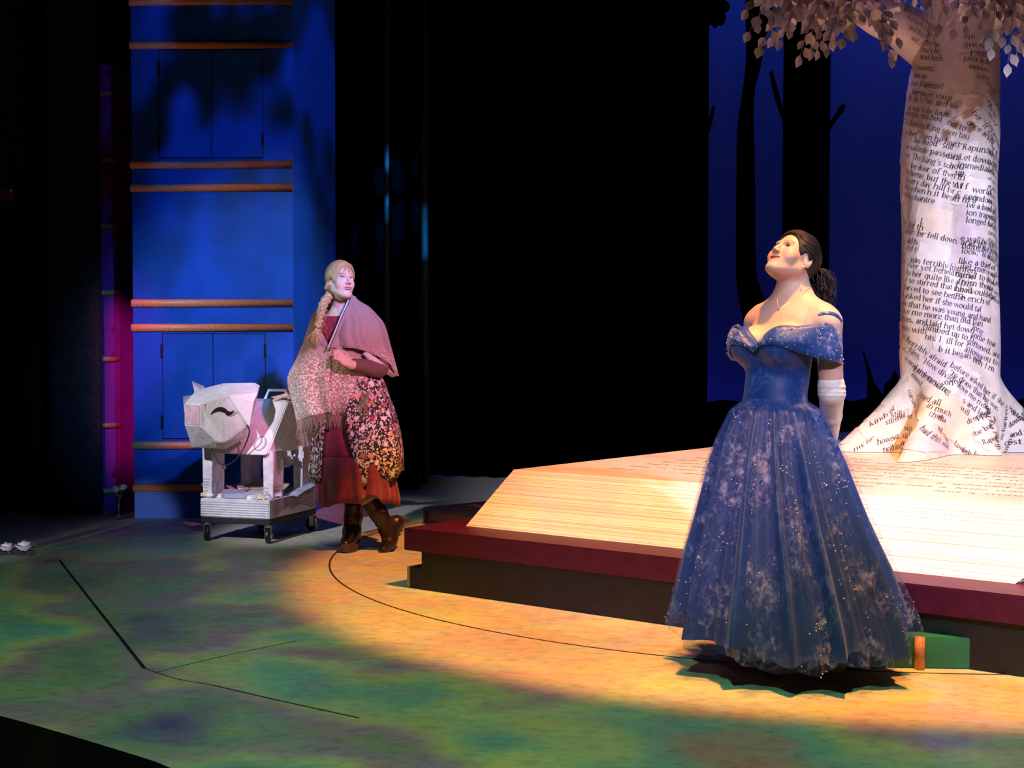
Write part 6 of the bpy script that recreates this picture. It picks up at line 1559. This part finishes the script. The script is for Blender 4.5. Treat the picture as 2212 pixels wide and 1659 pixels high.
# ---- boots
LEA = mat('boot_leather', (.018, .009, .014), .32, var=.3, vscale=20, bump=.15, bscale=40); SOLE = mat('boot_sole', (.060, .050, .070), .55); LACE = mat('boot_lace', (.13, .10, .14), .6)
def boot(name_pts, shaft_r, toe, up, seed, sock=None):
    """name_pts: top, mid, ankle; toe: list heel, ball, tip; up: sole normal pointing up"""
    top, md, ank = [np.array(q_) for q_ in name_pts]; heel, ball, tip = [np.array(q_) for q_ in toe]
    allp = np.array([top, md, ank, heel, ball, tip]); lo, hi = allp.min(0) - .08, allp.max(0) + .08
    g_ = Sdf(*[axis_grid([(lo[k_], hi[k_], .005)]) for k_ in range(3)]).frame()
    g_.chain([top, md, ank], shaft_r, .02); up = np.array(up, float); up /= np.linalg.norm(up)
    g_.cone(heel + up * .040, ball + up * .032, .036, .036, .03); g_.cone(ball + up * .032, tip + up * .028, .038, .030, .02); g_.cone(ank, heel + up * .05, shaft_r[2], .036, .03)
    g_.cone(ank, ball + up * .045, shaft_r[2], .030, .03)
    nn_ = top - ank; L_ = np.linalg.norm(nn_); nn_ /= L_
    X = g_.x[:, None, None]; Y = g_.y[None, :, None]; Z = g_.z[None, None, :]
    g_.D = np.maximum(g_.D, ((X - top[0]) * nn_[0] + (Y - top[1]) * nn_[1] + (Z - top[2]) * nn_[2]).astype(np.float32))
    V, Fq = keep_large(*g_.mesh()); bt = fast_obj('boot', smooth_mesh(V, Fq, 1, .4), Fq, LEA, lady)
    # lugged sole
    fw = tip - heel; fw /= np.linalg.norm(fw); sd = np.cross(fw, up)
    out = []
    Ls = np.linalg.norm(tip - heel)
    for t in np.linspace(0, 2 * PI, 28, endpoint=False):
        c_, s_ = math.cos(t), math.sin(t); wd = .043 if c_ > 0 else .038
        out.append((Ls * .5 + (Ls * .5 + .034) * c_ * (abs(c_) ** -.15 if abs(c_) > .2 else 1), wd * (1 if s_ > 0 else -1) * abs(s_) ** .7))
    def s3(u, v, d): return heel + fw * u + sd * v + up * d
    V, Fc = prism(out, -.012, .036, s3); so = me_obj('sole', V, Fc, SOLE, bt)
    for i in range(9):
        for s_ in (-1, 1):
            u = -.02 + (Ls + .04) * i / 8; bm = bmesh.new(); M_ = Matrix(((fw[0], sd[0], up[0], heel[0]), (fw[1], sd[1], up[1], heel[1]), (fw[2], sd[2], up[2], heel[2]), (0, 0, 0, 1)))
            wv_ = .040 * math.sqrt(max(.1, 1 - ((u - Ls / 2) / (Ls / 2 + .05)) ** 2))
            box(bm, u - .008, u + .008, s_ * wv_ - .010, s_ * wv_ + .010, -.017, .022, M_); bm_obj('lug', bm, SOLE, so)
    # laces up the front
    fr = fw - nn_ * (fw @ nn_); fr /= np.linalg.norm(fr); s2 = np.cross(fr, nn_); G2 = Geo()
    path = catmull([ball + up * .064 + fw * .0, (ank + ball) / 2 + up * .056 + fw * .016, ank + fr * (shaft_r[2] + .004), md + fr * (shaft_r[1] + .004), top + fr * (shaft_r[0] + .003) - nn_ * .02], 7)
    for i in range(0, len(path) - 2, 2):
        a, b_ = np.array(path[i]), np.array(path[i + 2])
        for s_ in (-1, 1): G2.tube([a + s2 * s_ * .020 - fr * .006, (a + b_) / 2 + fr * .003, b_ - s2 * s_ * .020 - fr * .006], 0.0020, 5)
    G2.obj('laces', LACE, bt)['kind'] = 'stuff'
    return bt
b1 = boot((LP(765, 1088, -.03), LP(763, 1120, -.03), LP(760, 1150, -.015)), (.056, .052, .046), (LP(764, 1180, -.03) * np.array((1, 1, 0)) + np.array((0, 0, .018)), LP(752, 1186, .07) * np.array((1, 1, 0)) + np.array((0, 0, .018)), LP(746, 1188, .13) * np.array((1, 1, 0)) + np.array((0, 0, .018))), (0, 0, 1), 1)
tipc = LP(829, 1189, .10)
ankc = LP(838, 1142, .06)
b2 = boot((LP(797, 1076, .10), LP(817, 1108, .09), ankc), (.055, .051, .046), (LP(868, 1125, .0), LP(851, 1168, .06), LP(836, 1186, .095)), LP(800, 1165, .17) - LP(851, 1150, .02), 2)
V, Fc = tube_geo([LP(793, 1070, .10), LP(800, 1082, .10)], [.059, .058], 16); me_obj('sock', V, Fc, mat('sock_grey', (.30, .26, .32), .9), lady, True)

# ================================================================== SMALL THINGS
PET = mat('rose_petal', (.72, .62, .74), .6, var=.08, vscale=40); LEAFG = mat('rose_leaf', (.05, .10, .055), .55, var=.25, vscale=40); STEMG = mat('rose_stem', (.05, .11, .04), .6)
def bloom(parent, c, r, seed, m=PET):
    rr = random.Random(seed)
    for ring, (k, rs, top, flare) in enumerate(((3, .40, .30, .05), (4, .62, .55, .12), (5, .80, .95, .30), (6, .95, 1.45, .60))):
        for i in range(k):
            a = 2 * PI * (i + rr.random() * .3) / k + ring; V = []; R_ = r * rs; tp = top + rr.uniform(-.1, .1)
            for u in range(6):
                for v in range(5):
                    t = u / 5; s_ = (v / 4 - .5); pol = 2.7 + (tp - 2.7) * t
                    w = s_ * (2.6 * PI / k) * math.sin(min(1, .25 + t) * PI * .5) * (1 - .25 * t ** 3)
                    R2 = R_ * (1 + flare * t ** 3) * (1 - .10 * abs(s_) * t)
                    V.append(Vector(c) + Vector((R2 * math.sin(pol) * math.cos(a + w), R2 * math.sin(pol) * math.sin(a + w), R_ * .95 * math.cos(pol) - .10 * r * (abs(s_) * 2) ** 2 * t + .1 * r)))
            me_obj('petal', V, [(p_ * 5 + q_, p_ * 5 + q_ + 1, p_ * 5 + q_ + 6, p_ * 5 + q_ + 5) for p_ in range(5) for q_ in range(4)], m, parent, True)
def rose_leaf(parent, base, d, size, m=LEAFG):
    d = Vector(d).normalized(); sd = d.cross(Vector((0, 0, 1))).normalized(); up = sd.cross(d)
    V = [Vector(base) + d * (y * size) + sd * (x * size) + up * (z * size) for x, y, z in ((0, 0, 0), (.28, .3, .06), (.3, .62, .04), (0, 1, -.1), (-.3, .62, .04), (-.28, .3, .06), (0, .35, 0), (0, .68, -.03))]
    me_obj('leaf', V, LF, m, parent)
r0 = gnd(34, 1199)
for nm, (px, py, rr_), lab, sd in (('a', (20, 1172, .036), 'smaller white rose of the pair lying at the stage left edge', 3), ('b', (47, 1169, .042), 'larger white rose of the pair lying at the stage left edge', 8)):
    ro = thing('rose', lab, 'flower', (r0.x + (.056 if nm == 'b' else -.056), r0.y + (.0 if nm == 'b' else .03), 0), 0, 'white roses at the stage edge')
    c = Vector((0, 0, .066 if nm == 'b' else .056))
    bl = Geo().tube(catmull([(.01, 0, .002), (.006, 0, c.z * .5), (c.x, c.y, c.z)], 4), .003, 6).obj('stem', STEMG, ro)
    bloom(ro, (c.x, c.y - .01, c.z - .01), rr_, sd)
    for i in range(11): rose_leaf(ro, (c.x * .5, 0, .012 + .0015 * i), (math.cos(i * 1.3 + sd), math.sin(i * 1.3 + sd), .30 if i % 2 else .08), .070)
# dim flowers in a slim vase beside the blue tower
v0 = gnd(278, 1113); vs = thing('bud_vase', 'slim clear vase holding two dim lilac flowers beside the blue tower', 'vase', (v0.x, v0.y - .25, 0))
GL = bpy.data.materials.new('clear_glass'); GL.use_nodes = True; b = GL.node_tree.nodes['Principled BSDF']; b.inputs['Transmission Weight'].default_value = 1; b.inputs['Roughness'].default_value = .05; b.inputs['Base Color'].default_value = (.9, .95, 1, 1)
V, Fc = lathe_geo([(.001, .001), (.022, .001), (.020, .008), (.010, .02), (.009, .12), (.012, .155), (.0105, .155), (.0075, .12), (.0075, .024), (.001, .02)], 18)
me_obj('glass', V, Fc, GL, vs, True)
DP = mat('dim_petal', (.55, .50, .68), .6)
for (dx, dz, sd, s_) in ((-.020, .215, 4, .034), (.030, .228, 6, .030)):
    Geo().tube(catmull([(0, 0, .03), (dx * .3, 0, .14), (dx, 0, dz - .01)], 4), .002, 5).obj('stem', STEMG, vs)
    bloom(vs, (dx, -.004, dz), s_, sd, DP)
for i in range(7): rose_leaf(vs, (0, 0, .15 + .01 * i), (math.cos(i * 1.9), -.5, .5), .06)
# small red call box on the dark wall at far left
cb = at(14, 420, 10.12); q0 = thing('wall_box', 'small dark red box with a pale knob on the black wall at far left', 'box', (cb.x, 10.148, at(14, 435, 10.12).z))
box_obj('case', (-.045, .045, -.06, 0, 0, .085), mat('call_red', (.16, .012, .012), .5), q0, bev=.004)
V, Fc = lathe_geo([(.001, .022), (.009, .018), (.011, .008), (.011, 0)], 12); me_obj('knob', [(v[0] + .045, -.06 - v[2], v[1] + .075) for v in V], Fc, mat('call_pale', (.6, .6, .65), .3), q0, True)
Geo().tube([(-.03, -.03, .085), (-.03, -.03, .28)], .006, 8).obj('conduit', mat('conduit_red', (.10, .01, .01), .5), q0)
